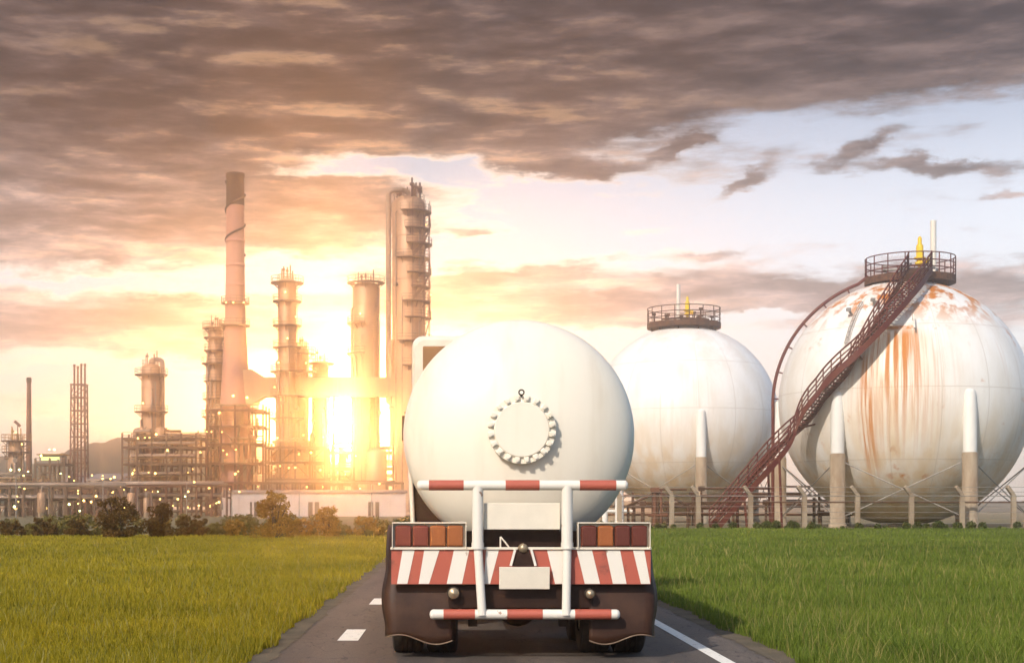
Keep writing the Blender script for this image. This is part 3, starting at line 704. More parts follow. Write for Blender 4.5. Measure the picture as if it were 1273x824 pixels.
# ------------------------------------------------------------------ gas spheres
def gas_sphere(C, R, leg_angles, smat, label, railm, floorm, plat_r, pdx=0.0):
    cx, cyy, cz = C
    root = thing('gas_sphere', label, 'storage tank', (cx, cyy, 0))
    mb = MB(); n, k = 96, 48
    mb.lathe([(max(0.002, R*math.sin(PI*i/k)), -R*math.cos(PI*i/k)) for i in range(k+1)], (cx, cyy, cz), n)
    mb.build('shell', smat, root, origin=(cx, cyy, cz))
    feet = []
    for d in leg_angles:
        t = math.radians(d); ux, uy = math.sin(t), -math.cos(t)
        lx, ly = cx+ux*(R-0.05), cyy+uy*(R-0.05)
        mb = MB(); mb.lathe([(0.66, 0), (0.66, 0.25), (0.56, 0.26), (0.56, cz-4.25), (0.50, cz-4.15)], (lx, ly, 0), 20)
        leg = mb.build('leg', M['concrete'], root)
        mb = MB(); mb.lathe([(0.50, cz-4.6), (0.50, cz-1.2), (0.42, cz+0.1), (0.36, cz+0.3), (0.20, cz+0.42), (0.001, cz+0.45)], (lx, ly, 0), 20)
        mb.build('sleeve', M['sleeve'], leg)
        feet.append((lx, ly))
    mb = MB(); m = len(feet)
    for i in range(m):
        a, b = feet[i], feet[(i+1) % m]
        mb.cyl((a[0], a[1], cz-4.6), (b[0], b[1], 0.6), 0.045, n=6); mb.cyl((a[0], a[1], 0.6), (b[0], b[1], cz-4.6), 0.045, n=6)
    mb.build('brace', M['steel'], root)
    # top platform
    zt = cz+R+0.05; c = Vector((cx+pdx, cyy, 0)); px0_ = cx; cx = cx+pdx
    mb = MB(); mb.arcslab(c, 0.9, plat_r, zt-0.30, zt+0.22, 0, 2*PI, 32)
    for i in range(10):
        t = 2*PI*i/10; r = plat_r-0.5; X_, Y_ = cx+r*math.cos(t), cyy+r*math.sin(t); mb.cyl((X_, Y_, zt-0.08), (X_, Y_, cz+math.sqrt(R*R-(X_-px0_)**2-(Y_-cyy)**2)-0.1), 0.07, n=6)
    pf = mb.build('platform', floorm, root)
    mb = MB(); mb.arcrail(c, plat_r-0.05, zt+0.22, 1.5, 0, 2*PI, 32, 0.045, (1.0, 0.62, 0.28), 2)
    mb.build('railing', railm, pf)
    return root, zt
SX, SY, SZ, SR = 35.15, 120.0, 9.62, 9.52
big, ZT = gas_sphere((SX, SY, SZ), SR, (-45.6, 13, 74, 134, 194, 254), M['sphere_rusty'], 'rust streaked white gas sphere with a maroon curved staircase', M['maroon'], M['darkgrate'], 3.45, 0.55)
LX, LY, LZ, LR = 23.6, 157.0, 10.5, 9.52
lft, ZTL = gas_sphere((LX, LY, LZ), LR, (1.5, 61.5, 121.5, 181.5, 241.5, 301.5), M['sphere_clean'], 'cleaner white gas sphere partly behind the tanker truck, without a staircase in view', M['rustrail'], M['rustrail'], 3.75)
# left sphere: fittings on top
def valve(root, x, y, z, s=1.0):
    mb = MB(); mb.lathe([(0.16*s, 0), (0.16*s, 0.8*s), (0.34*s, 0.82*s), (0.34*s, 1.0*s), (0.22*s, 1.02*s), (0.22*s, 1.2*s), (0.42*s, 1.22*s), (0.42*s, 1.34*s), (0.26*s, 1.38*s), (0.26*s, 2.2*s), (0.15*s, 2.35*s), (0.15*s, 2.75*s), (0.05*s, 2.9*s), (0.001, 2.9*s)], (x, y, z), 16)
    mb.cyl((x, y, z+1.1*s), (x+0.55*s, y, z+1.1*s), 0.2*s, n=12); mb.cyl((x+0.55*s, y, z+1.1*s), (x+0.62*s, y, z+1.1*s), 0.3*s, n=12)
    mb.build('relief_valve', M['yellow'], root)
valve(big, SX+0.95, SY-1.2, ZT+0.2, 1.05); valve(lft, LX+0.15, LY-1.4, ZTL+0.2, 0.9)
one('vent_pipe', M['white'], big, 'cyl', (SX+2.25, SY-0.4, ZT), (SX+2.25, SY-0.4, ZT+4.6), 0.23, n=14)
one('vent_pipe', M['white'], lft, 'cyl', (LX-0.6, LY-0.2, ZTL), (LX-0.6, LY-0.2, ZTL+4.2), 0.20, n=12)
for i in range(14):
    t = random.random()*2*PI; r = random.uniform(0.8, 3.2); x, y = LX+r*math.cos(t), LY+r*math.sin(t); h = random.uniform(0.6, 1.5); mb = MB()
    mb.cyl((x, y, ZTL), (x, y, ZTL+h), 0.08, n=6); mb.box((x, y, ZTL+h), (0.35, 0.3, 0.22)); mb.build('valve', M['rustrail'], lft)
mb = MB(); mb.tube([(LX-2.5, LY-1.5, ZTL+0.5), (LX-0.5, LY-1.8, ZTL+0.6), (LX+2.4, LY-1.0, ZTL+0.5)], 0.11, 6); mb.build('header_pipe', M['rustrail'], lft)
for x, y, h in ((-2.2, -1.2, 0.9), (-1.2, -2.0, 0.7), (-0.5, -1.6, 1.0), (1.1, -1.9, 0.8), (2.2, 0.3, 0.9), (0.9, -0.5, 1.2)):
    mb = MB(); mb.cyl((SX+x+0.5, SY+y, ZT), (SX+x+0.5, SY+y, ZT+h), 0.09, n=6); mb.box((SX+x+0.5, SY+y, ZT+h), (0.34, 0.3, 0.2)); mb.build('valve', M['steel'], big)
mb = MB(); mb.tube([(SX-1.9, SY-1.2, ZT+0.6), (SX-0.1, SY-2.1, ZT+0.6), (SX+1.9, SY-1.9, ZT+0.7)], 0.10, 6); mb.build('header_pipe', M['steel'], big)
# riser pipe hugging the flank
v2c = Vector((SX, SY, 0)).normalized(); side = Vector((-v2c.y, v2c.x, 0))
pts = []
PR = SR+0.42
pts.append(Vector((SX, SY, 0.1))+side*PR-v2c*0.5)
for i in range(0, 30):
    t = math.radians(-2+i*(72.0)/29); pts.append(Vector((SX, SY, SZ))+side*PR*math.cos(t)+Vector((0, 0, PR*math.sin(t)))-v2c*0.5)
pts.append(Vector((SX, SY, ZT+0.35))+side*2.6-v2c*0.5)
mb = MB(); mb.tube(pts, 0.13, 8)
for p in pts[3:-2:5]:
    nrm = (p-Vector((SX, SY, SZ))).normalized(); mb.cyl(p, p-nrm*0.6, 0.06, n=5)
mb.build('riser_pipe', M['maroon'], big)
# curved stair
def sph(az_d, el_d, r=SR):
    a, e = math.radians(az_d), math.radians(el_d)
    return Vector((SX+r*math.cos(e)*math.sin(a), SY-r*math.cos(e)*math.cos(a), SZ+r*math.sin(e)))
ctrl = [(887, 655, 113.0), (936, 598, 113.6), (985, 541, 114.4), (1022, 492, 113.4), (1060, 448, 111.9), (1096, 409, 112.3), (1124, 380, 114.0), (1140, 356, 116.4), (1143, 341, 117.6)]
cp = []
for px, py, Y in ctrl:
    p = at(px, py, Y); cp.append(p)
# keep the upper flight clear of the shell
cc = Vector((SX, SY, SZ))
for i, p in enumerate(cp):
    d = (p-cc).length
    if i >= 2 and d < SR+0.95: cp[i] = cc+(p-cc).normalized()*(SR+0.95)
def catmull(ps, m):
    out = []; q = [ps[0]*2-ps[1]]+ps+[ps[-1]*2-ps[-2]]
    for i in range(1, len(q)-2):
        for k in range(m):
            t = k/m; a, b, c, d = q[i-1], q[i], q[i+1], q[i+2]
            out.append(0.5*((2*b)+(c-a)*t+(2*a-5*b+4*c-d)*t*t+(3*b-a-3*c+d)*t**3))
    return out+[ps[-1]]
sp = catmull(cp, 12)
def lateral(i):
    d = sp[min(i+1, len(sp)-1)]-sp[max(i-1, 0)]; d.z = 0
    d.normalize(); return Vector((d.y, -d.x, 0))                     # points away from the sphere, towards the road
mb_s, mb_t, mb_r = MB(), MB(), MB(); HW = 0.85
nearp, farp = [], []
for i, p in enumerate(sp):
    l = lateral(i); nearp.append(p+l*HW); farp.append(p-l*HW)
st = bpy.data.objects.new('staircase', None); COL.objects.link(st); st.parent = big; st.location = sp[0]-WORLD_LOC[big.name]; WORLD_LOC[st.name] = sp[0].copy()
for line in (nearp, farp):
    mb_s, mb_r = MB(), MB()
    mb_s_pts = line
    n_ = len(line); vs_ = []
    for i, p in enumerate(line):
        l = lateral(i)*0.05
        vs_ += [p-l+Vector((0, 0, -0.34)), p+l+Vector((0, 0, -0.34)), p+l+Vector((0, 0, 0.24)), p-l+Vector((0, 0, 0.24))]
    mb_s.add(vs_, [(i*4+j, i*4+(j+1) % 4, (i+1)*4+(j+1) % 4, (i+1)*4+j) for i in range(n_-1) for j in range(4)])
    mb_s.build('stringer', M['maroon'], st)
    for h, r in ((1.25, 0.065), (0.85, 0.05), (0.5, 0.05)): mb_r.tube([p+Vector((0, 0, h)) for p in line], r, 6)
    for i in range(0, n_, 3): mb_r.cyl(line[i]+Vector((0, 0, 0.1)), line[i]+Vector((0, 0, 1.25)), 0.05, n=6)
    mb_r.build('handrail', M['maroon'], st)
tot = 0; step = 0.30; last = sp[0]; zt = sp[0].z
for i in range(len(sp)-1):
    seg = sp[i+1]-sp[i]; kk = max(1, int(round(abs(seg.z)/0.24)))
    for j in range(kk):
        c = sp[i]+seg*((j+0.5)/kk); l = lateral(i); d = Vector((-l.y, l.x, 0))
        rot = Matrix((d, -l, Vector((0, 0, 1)))).transposed()
        mb_t.box(c, (0.26, 2*HW-0.1, 0.05), rot)
tr = mb_t.build('treads', M['rustrail'], st)
for i in range(26, len(sp)-8, 12):
    q = cc+(sp[i]-cc).normalized()*(SR-0.1); mb = MB(); mb.cyl(farp[i], q, 0.06, n=6); mb.cyl(nearp[i], q, 0.06, n=6); mb.build('stair_bracket', M['maroon'], big)
for i in (8, 18):
    for e in (farp[i], nearp[i]): mb = MB(); mb.cyl(e, (e.x+0.2, e.y, 0), 0.09, n=8); mb.build('stair_post', M['maroon'], big)
# small fittings on the shell: nozzle ladder and gauge
mb = MB()
for a in (-44, -42.5):
    p = [sph(a, e, SR+0.25) for e in range(24, 52, 4)]; mb.tube(p, 0.035, 5)
for e in range(24, 50, 3): mb.cyl(sph(-44, e, SR+0.25), sph(-42.5, e, SR+0.25), 0.025, n=5)
mb.build('gauge_ladder', M['steel'], big)
for a, e in ((-47, 41), (-34, 46), (-31, 44)): mb = MB(); mb.cyl(sph(a, e), sph(a, e, SR+0.6), 0.09, n=8); mb.box(sph(a, e, SR+0.6), (0.3, 0.3, 0.25)); mb.build('nozzle', M['steel'], big)
mb = MB(); mb.cyl(sph(-11, 36, SR), sph(-11, 36, SR+0.5), 0.08, n=6); mb.cyl(sph(-11, 36, SR+0.5), sph(-11, 29, SR+0.5), 0.08, n=6)
mb.build('drain_pipe', M['white'], big)

# ------------------------------------------------------------------ perimeter fence in front of the spheres
FY = 109.2
fence = thing('security_fence', 'wire fence with bent concrete posts in front of the gas spheres', 'fence', (32, FY, 0))
fx = []
for px in (770, 835, 868, 933, 1000, 1066, 1133, 1196, 1260, 1325):
    X = (px-VX)*FY/F; fx.append(X); mb = MB()
    mb.box2((X-0.17, FY-0.14, 0), (X+0.17, FY+0.14, 2.35))
    mb.bar((X+0.02, FY, 2.30), (X-0.50, FY-0.1, 2.98), 0.28, 0.26)
    mb.build('post', M['concrete'], fence, bevel=0.02)
mb = MB()
for h in (0.35, 0.75, 1.15, 1.55, 1.95, 2.3): mb.cyl((fx[0], FY-0.15, h), (fx[-1], FY-0.15, h), 0.014 if h < 2.2 else 0.03, n=4)
for k, h in ((0.25, 2.58), (0.5, 2.92)):
    mb.cyl((fx[0]-k, FY-0.22, h), (fx[-1]-k, FY-0.22, h), 0.014, n=4)
mb.build('wire', M['steel'], fence)
mb = MB(); mb.cyl((fx[2], FY+0.5, 1.85), (fx[-1], FY+0.5, 1.85), 0.055, n=6); mb.build('rail_pipe', M['rustrail'], fence)
# pipe shelter frame behind the truck's right flank
rt = thing('pipe_shelter', 'rusty gabled pipe frame standing before the sphere beside the truck', 'frame', at(815, 656, 111))
mb = MB(); Yq = 110.6
def q(px, py, Y=Yq): p = at(px, py, Y); p.z = max(p.z, 0); return p
for dy_ in (0, 2.4):
    for px in (781, 818, 855): mb.cyl(q(px, 660, Yq+dy_), q(px, 628 if px != 818 else 611, Yq+dy_), 0.10, n=8)
    mb.cyl(q(779, 629, Yq+dy_), q(818, 611, Yq+dy_), 0.09, n=8); mb.cyl(q(857, 629, Yq+dy_), q(818, 611, Yq+dy_), 0.09, n=8); mb.cyl(q(781, 630, Yq+dy_), q(855, 630, Yq+dy_), 0.08, n=8)
for px, py in ((781, 629), (818, 611), (855, 629)): mb.cyl(q(px, py, Yq), q(px, py, Yq+2.4), 0.08, n=8)
mb.build('frame', M['rustrail'], rt)
mb = MB(); mb.cyl(q(814, 656), q(814, 608), 0.14, n=8); mb.box(q(814, 609), (0.6, 0.4, 0.35)); mb.cyl(q(822, 656), q(822, 608), 0.10, n=8); mb.cyl(q(806, 640), q(830, 640), 0.12, n=8)
mb.build('valve', M['frameb'], rt)
rt = thing('pipe_manifold', 'low maze of rusty pipes and valves under the gas spheres', 'pipework', (31, 128, 0))
mb = MB()
for i in range(26):
    px = random.uniform(745, 1060); Y = random.uniform(124, 132); p = at(px, 650, Y); p.z = 0
    h = random.uniform(0.8, 3.3); mb.cyl(p, p+Vector((0, 0, h)), random.uniform(0.07, 0.16), n=6)
    if random.random() < 0.6: mb.cyl(p+Vector((0, 0, h)), p+Vector((random.uniform(2, 6), 0, h)), 0.10, n=6)
    if random.random() < 0.5: mb.box(p+Vector((0, 0, h)), (0.5, 0.4, 0.4))
for h in (0.9, 1.6, 2.5): mb.cyl((12.5, 128+h, h), (36, 128+h, h), 0.12, n=6)
mb.build('pipes', M['rustrail'], rt)
for px, lab in ((752, 'slim white pipe riser with a flange at the tanker\'s right flank'), (770, 'stouter white pipe riser between the slim riser and the rusty frame')):
    p = at(px, 656, 118); p.z = 0; r_ = 0.22 if px == 752 else 0.34
    mb = MB(); mb.cyl(p, p+Vector((0, 0, 2.9)), r_, n=12); mb.cyl(p+Vector((0, 0, 2.9)), p+Vector((0, 0, 3.05)), r_*1.5, n=12); mb.cyl(p+Vector((0, 0, 1.2)), p+Vector((1.0, 0, 1.2)), 0.12, n=8)
    tag(mb.build('pipe_riser', M['sleeve'], origin=p), lab, 'pipe')

# ------------------------------------------------------------------ refinery
KR = 300.0/F
def lamp(root, p, r=0.24, m='lamp'):
    r *= 0.72
    mb = MB(); p = Vector(p); mb.lathe([(0.001, -r), (r*0.7, -r*0.7), (r, 0), (r*0.7, r*0.7), (0.001, r)], p, 8); mb.build('lamp', M[m], root)
def column(px, top, rpx, Y, plats, label, m='clad', goose=None, rail='handrail', extra=True, ladder=1, arcs=None, base_r=None, steps=None, cage=False):
    b = at(px, 640, Y); b.z = 0; k = Y/F; r = rpx*k; zt = CH+(VY-top)*k
    root = thing('distillation_column', label, 'column', b)
    mb = MB(); br = base_r*k if base_r else r
    pr = [(br*1.12, 0), (br*1.12, 1.0), (br, 1.05)]
    if steps:
        for py, rr in steps: z = CH+(VY-py)*k; pr += [(pr[-1][0], z-0.8), (rr*k, z+0.8)]
    else:
        pr.append((r, 6))
    zz = pr[-1][1]+2; bands_ = []
    while zz < zt-r*0.6-2:                                                    # cladding bands
        bands_.append(zz); zz += 4.2
    pr += [(r, zt-r*0.5), (r*0.86, zt-r*0.22), (r*0.55, zt-r*0.06), (0.01, zt)]
    mb.lathe(pr, b, 28)
    for zz in bands_: mb.lathe([(r, zz), (r+0.05, zz), (r+0.05, zz+0.22), (r, zz+0.22)], b, 28, 'z', False)
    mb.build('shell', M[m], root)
    for i, py in enumerate(plats):
        z = CH+(VY-py)*k; a0, a1 = (arcs[i] if arcs else (0, 2*PI))
        w = random.uniform(0.9, 1.5)
        if arcs and cage: a0, a1 = a0+random.uniform(-0.35, 0.5), a1+random.uniform(-0.3, 0.45)
        mb = MB(); mb.arcslab(Vector((b.x, b.y, 0)), r, r+w, z-0.12, z+0.08, a0, a1, 18)
        for q_ in range(6):
            t = a0+(a1-a0)*(q_+0.5)/6; e = Vector((math.cos(t), math.sin(t), 0)); mb.bar(Vector((b.x, b.y, z-0.1))+e*(r+w*0.9), Vector((b.x, b.y, z-1.2))+e*r, 0.1)
        pf = mb.build('platform', M['frame'], root)
        mb = MB(); mb.arcrail(Vector((b.x, b.y, 0)), r+w-0.05, z+0.08, 1.15, a0, a1, 18, 0.045, (1.0, 0.5), 2); mb.build('railing', M[rail], pf)
        t = a0+(a1-a0)*random.choice((0.62, 0.7, 0.8)); tt = -PI/2+random.uniform(-0.9, 0.9)
        if a0 <= tt % (2*PI) <= a1 or not arcs: t = tt
        if random.random() < 0.75: lamp(root, (b.x+(r+w)*math.cos(t), b.y+(r+w)*math.sin(t), z+1.5))
    if cage:
        mb = MB(); zs_ = sorted(CH+(VY-py)*k for py in plats)
        for t in (-1.35, -0.75, -0.2, 0.4):
            e = Vector((math.cos(t), math.sin(t), 0))*(r+1.0)
            mb.bar(Vector((b.x, b.y, zs_[0]))+e, Vector((b.x, b.y, zs_[-1]+2.2))+e, 0.13)
        for j in range(len(zs_)-1):
            t0, t1 = ((-1.35, -0.75), (-0.75, -0.2), (-0.2, 0.4))[j % 3]
            e0, e1 = Vector((math.cos(t0), math.sin(t0), 0))*(r+1.0), Vector((math.cos(t1), math.sin(t1), 0))*(r+1.0)
            mb.bar(Vector((b.x, b.y, zs_[j]))+e0, Vector((b.x, b.y, zs_[j+1]))+e1, 0.16)
            mb.bar(Vector((b.x, b.y, zs_[j]+0.5))+e0*1.04, Vector((b.x, b.y, zs_[j+1]+0.5))+e1*1.04, 0.16)
        mb.build('access_frame', M['frameb'], root)
        mb = MB()
        for i in range(9):
            t = random.random()*2*PI; x, y = b.x+r*0.7*math.cos(t), b.y+r*0.7*math.sin(t); h = random.uniform(1.0, 3.2)
            mb.cyl((x, y, zt-r*0.3), (x, y, zt+h), random.uniform(0.1, 0.22), n=6); mb.box((x, y, zt+h*0.6), (0.9, 0.6, 0.5))
        mb.build('relief_valves', M['frameb'], root)
    if ladder:
        mb = MB(); t = -0.5; e = Vector((math.cos(t), math.sin(t), 0)); l = Vector((-e.y, e.x, 0)); p = Vector((b.x, b.y, 0))+e*(r+0.35)
        for s in (-1, 1): mb.cyl(p+l*0.3*s+Vector((0, 0, 2)), p+l*0.3*s+Vector((0, 0, zt-1)), 0.045, n=4)
        z = 2.5
        while z < zt-1: mb.cyl(p-l*0.3+Vector((0, 0, z)), p+l*0.3+Vector((0, 0, z)), 0.03, n=4); z += 0.9
        mb.build('ladder', M[rail], root)
    if goose:
        sx, gr, zb = goose; off = (abs(sx)*k) * (1 if sx > 0 else -1); rr = gr*k; zb = CH+(VY-zb)*k
        P_ = [Vector((b.x, b.y-0.2, zt-r*0.4)), Vector((b.x, b.y-0.2, zt+rr*0.6))]
        for t in np.linspace(0.0, PI, 9)[1:-1]: P_.append(Vector((b.x+off/2-off/2*math.cos(t), b.y-0.2, zt+rr*0.6+abs(off)/2*0.45*math.sin(t))))
        P_ += [Vector((b.x+off, b.y-0.2, zt)), Vector((b.x+off, b.y-0.2, zb)), Vector((b.x+off*0.6, b.y-0.2, zb-rr*2))]
        mb = MB(); mb.tube(P_, rr, 12); mb.build('vapour_pipe', M['pipe'], root)
    if extra:
        mb = MB()
        for i in range(5):
            t = 2*PI*i/5+0.4; h = random.uniform(0.8, 2.6); x, y = b.x+r*0.6*math.cos(t), b.y+r*0.6*math.sin(t)
            mb.cyl((x, y, zt-r*0.35), (x, y, zt+h), random.uniform(0.06, 0.14), n=6)
            if i % 2: mb.box((x, y, zt+h*0.7), (0.5, 0.4, 0.4))
        mb.arcrail(Vector((b.x, b.y, 0)), r*0.95, zt-r*0.35, 1.3, 0, 2*PI, 14, 0.045, (1.0, 0.5), 2)
        mb.build('top_fittings', M[rail if rail != 'maroon' else 'frame'], root)
        mb = MB()
        for s in (-1.15, -0.8, -0.3, 0.25, 0.6, 1.1):
            t = -PI/2+s+random.uniform(-0.1, 0.1); e = Vector((math.cos(t), math.sin(t), 0)); rp = random.uniform(0.10, 0.24); p = Vector((b.x, b.y, 0))+e*(r+0.22+rp)
            h = zt*random.uniform(0.35, 0.95); h0 = zt*random.uniform(0.02, 0.3); mb.tube([p+Vector((0, 0, h0)), p+Vector((0, 0, h)), p+Vector((0, 0, h+0.6))-e*(0.5+rp)], rp, 6)
            q_ = Vector((b.x, b.y, h0+(h-h0)*random.random()))+e*(r-0.1); mb.cyl(q_, q_+e*0.7, 0.32, n=8); mb.cyl(q_+e*0.7, q_+e*0.82, 0.45, n=8)
        mb.build('side_pipes', M['pipe'], root)
    return root
HR = (-PI/2-0.3, PI/2-0.1)
column(508, 244, 20.5, 300, [265, 286, 305, 322, 341, 358, 376, 396, 425, 455], 'tallest silver column with stacked side platforms and a bent vapour pipe', arcs=[HR]*10, goose=(-25, 3.3, 500), rail='frame', cage=True)
column(455, 350, 16.5, 305, [352, 402, 440], 'broad domed silver column rising beside the tallest column', rail='frame', arcs=[(0, 2*PI), (PI*0.7, PI*1.5), (PI*0.7, PI*1.5)])
column(357, 346, 11.5, 298, [352, 375, 405, 432, 462, 492, 520], 'slim column ringed by yellow lit platforms right of the big chimney')
column(376, 432, 8.0, 306, [440, 462, 486], 'short thin column tucked behind the slim yellow ringed column', ladder=0)
column(398, 450, 10.0, 308, [452, 470], 'low stubby column above the long horizontal duct', ladder=0)
column(268, 406, 9.0, 312, [408, 420, 436, 452, 474, 496, 518], 'thin column crowded with platforms just behind the big chimney', rail='frame')
column(188, 452, 12.0, 300, [466, 512, 545], 'stand-alone column with a hooked overhead pipe above the lit steel structure', goose=(14, 3.0, 540), rail='frame')
# squat vessel and thin stack at the far edge
column(20, 546, 9.5, 300, [548, 562], 'squat grey column with a railed crown near the thin red stack', ladder=0, rail='handrail')
# big chimney
k = 300/F; b = at(292.5, 640, 300); b.z = 0
ch = thing('chimney', 'tall tapering concrete chimney with a dark sooty top', 'chimney', b)
zf = lambda py: CH+(VY-py)*k
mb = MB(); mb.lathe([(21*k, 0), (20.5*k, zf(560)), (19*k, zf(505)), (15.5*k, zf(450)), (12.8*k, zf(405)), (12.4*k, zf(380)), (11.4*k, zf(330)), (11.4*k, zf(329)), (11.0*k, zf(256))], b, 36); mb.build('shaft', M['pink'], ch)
mb = MB(); mb.lathe([(11.3*k, zf(256)), (11.0*k, zf(222)), (11.6*k, zf(221)), (11.6*k, zf(216)), (10.0*k, zf(215.5)), (9.6*k, zf(226)), (0.01, zf(228))], b, 36); mb.build('sooty_crown', M['soot'], ch)
for py in (300, 330, 355):
    mb = MB(); mb.lathe([(11.5*k, zf(py)-0.3), (12.0*k, zf(py)-0.28), (12.0*k, zf(py)+0.28), (11.3*k, zf(py)+0.3)], b, 36)
    mb.build('hoop', M['pink'], ch)
hel = [Vector((b.x+(11.9*k)*math.cos(t), b.y+(11.9*k)*math.sin(t), zf(318)+(zf(225)-zf(318))*t/(5*PI))) for t in np.linspace(0, 5*PI, 90)]
mb = MB(); mb.tube(hel, 0.22, 5); mb.build('helical_strake', M['soot'], ch)
for py, rr in ((377, 12.6), (405, 13.2)):
    mb = MB(); mb.arcslab(Vector((b.x, b.y, 0)), (rr-0.6)*k, (rr+5)*k, zf(py)-0.15, zf(py)+0.1, 0, 2*PI, 28); pf = mb.build('platform', M['frame'], ch)
    mb = MB(); mb.arcrail(Vector((b.x, b.y, 0)), (rr+4.7)*k, zf(py)+0.1, 1.1, 0, 2*PI, 28, 0.045, (1, 0.5), 2); mb.build('railing', M['frame'], pf)
for px in (281, 290, 303): lamp(ch, at(px, 376, 296.8), 0.22)
# horizontal flue duct into the chimney
p0 = at(306, 481, 300)
du = thing('flue_duct', 'long pale horizontal duct running from the chimney to the columns', 'duct', (p0.x, 300, 0))
mb = MB(); x = [at(px, 481, 300).x for px in (300, 314, 330, 520)]; zc = p0.z; hh = [3.2, 3.3, 1.75, 1.75]
vs = []
for xi, h in zip(x, hh): vs += [(xi, 300-1.9, zc-h-0.2), (xi, 300+1.9, zc-h-0.2), (xi, 300+1.9, zc+h), (xi, 300-1.9, zc+h)]
fs = [(i*4+j, i*4+(j+1) % 4, (i+1)*4+(j+1) % 4, (i+1)*4+j) for i in range(3) for j in range(4)]+[(3, 2, 1, 0), (12, 13, 14, 15)]
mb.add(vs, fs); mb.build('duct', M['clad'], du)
mb = MB()
for i in range(9):
    xx = x[2]+(x[3]-x[2])*(i+0.3)/9; mb.box((xx, 300-1.93, zc-0.1), (0.22, 0.12, 3.75)); mb.box((xx, 300, zc+1.80), (0.22, 3.9, 0.12))
mb.build('stiffener', M['pink'], du)
mb = MB()
for px in (345, 415, 470):
    xx = at(px, 481, 300).x
    for yy in (298.6, 301.4): mb.bar((xx, yy, 0), (xx, yy, zc-2.0), 0.4)
    for zz in (6, 12, 18): mb.bar((xx, 298.6, zz), (xx, 301.4, zz), 0.25); mb.bar((xx, 298.6, zz), (xx, 301.4, zz-6), 0.15)
mb.build('support', M['frame'], du)

def structure(px0, px1, levels, Y, depth, bays, label, lamps=8, pipes=14, drums=3, m='frame', roof=False, name='process_structure', cat='steel structure', lm='lamp'):
    a = at(px0, 640, Y); c = at(px1, 640, Y); x0, x1 = a.x, c.x
    zs = sorted(CH+(VY-py)*Y/F for py in levels); top = zs[-1]
    root = thing(name, label, cat, ((x0+x1)/2, Y+depth/2, 0))
    xs = [x0+(x1-x0)*i/bays for i in range(bays+1)]; ys = [Y, Y+depth/2, Y+depth]
    mb = MB()
    for x in xs:
        for y in ys: mb.bar((x, y, 0), (x, y, top+1.1), 0.34)
    for z in zs:
        for y in ys: mb.bar((x0, y, z), (x1, y, z), 0.26, 0.36)
        for x in xs: mb.bar((x, Y, z-0.02), (x, Y+depth, z-0.02), 0.22, 0.3)
    zz = [0]+zs
    for i in range(bays):
        for j in range(len(zz)-1):
            if random.random() < 0.42:
                s = random.random() < 0.5
                mb.bar((xs[i], Y-0.05, zz[j if s else j+1]), (xs[i+1], Y-0.05, zz[j+1 if s else j]), 0.14)
    mb.build('frame', M[m], root)
    for z in zs[1:] if len(zs) > 1 else zs:
        mb = MB(); mb.box2((x0+0.2, Y+0.2, z+0.182), (x1-0.2, Y+depth-0.2, z+0.24)); d = mb.build('deck', M['frame'], root)
        mb = MB()
        for h in (0.6, 1.2): mb.bar((x0, Y-0.1, z+h), (x1, Y-0.1, z+h), 0.07)
        n = max(2, int((x1-x0)/1.8))
        for i in range(n+1): mb.bar((x0+(x1-x0)*i/n, Y-0.1, z), (x0+(x1-x0)*i/n, Y-0.1, z+1.2), 0.06)
        mb.build('railing', M['handrail'], d)
    mb = MB()
    for i in range(pipes):
        z = random.choice(zz)+random.uniform(0.5, 2.0); y = Y+random.uniform(0.2, depth*0.8); r = random.choice((0.1, 0.16, 0.25, 0.36))
        u, w = sorted((random.uniform(x0, x1), random.uniform(x0, x1)))
        if i % 3: mb.tube([(u, y, max(0.3, z-random.uniform(0, 3))), (u, y, z), (w, y, z), (w, y, min(top+2, z+random.uniform(0, 4)))], r, 7)
        else: mb.cyl((u, y-0.3, 0), (u, y-0.3, random.choice(zs)+1), r, n=7)
    mb.build('pipework', M['pipe'], root)
    for i in range(drums):
        z = random.choice(zs[:-1] or zs); r = random.uniform(0.7, 1.3); y = Y+random.uniform(1.5, depth-1.5); u = random.uniform(x0+1, max(x0+1.1, x1-5)); mb = MB()
        if i % 2:
            L = random.uniform(3, 5); mb.lathe([(0.01, -0.4), (r*0.7, -0.25), (r, 0), (r, L), (r*0.7, L+0.25), (0.01, L+0.4)], (u, y, z+r+0.35), 16, 'x')
        else: mb.lathe([(r, 0), (r, 3.2), (r*0.7, 3.6), (0.01, 3.8)], (u, y, z+0.3), 16)
        mb.build('drum', M['clad'], root)
    for i in range(int(lamps*1.6)):
        lamp(root, (random.uniform(x0, x1), Y-0.25-random.random()*0.2, random.choice(zz)+random.uniform(1.6, 2.8)), random.choice((0.17, 0.2, 0.26, 0.32)), lm if random.random() < 0.85 else 'lamp')
    return root
structure(152, 262, [545, 556, 577, 600, 622], 296, 12, 6, 'floodlit multi level steel structure around the stand-alone column', 14, 60, 7)
structure(257, 327, [510, 530, 552, 576, 600, 622], 295.5, 10, 4, 'tall braced steel frame wrapped round the chimney foot', 10, 44, 5, m='frameb')
structure(330, 404, [556, 575, 596, 618], 294, 10, 4, 'stepped steel frame below the slim yellow ringed column', 9, 40, 5)
structure(404, 512, [562, 582, 602], 303.5, 10, 6, 'wide steel frame beneath the duct beside the tanker', 10, 44, 6)
structure(-30, 42, [602, 618], 288, 8, 5, 'low pipe filled steel frame at the squat column', 9, 22, 3, m='frameb', lm='lampg')
structure(44, 80, [577, 600, 620], 286, 7, 2, 'small railed steel frame carrying a lit cabin', 5, 8, 1, lm='lampg')
structure(84, 150, [610, 626], 276, 7, 6, 'low dark steel frame stuffed with pipes under the low mauve shed', 9, 44, 4, m='frameb')
p = at(62, 577, 287.2)
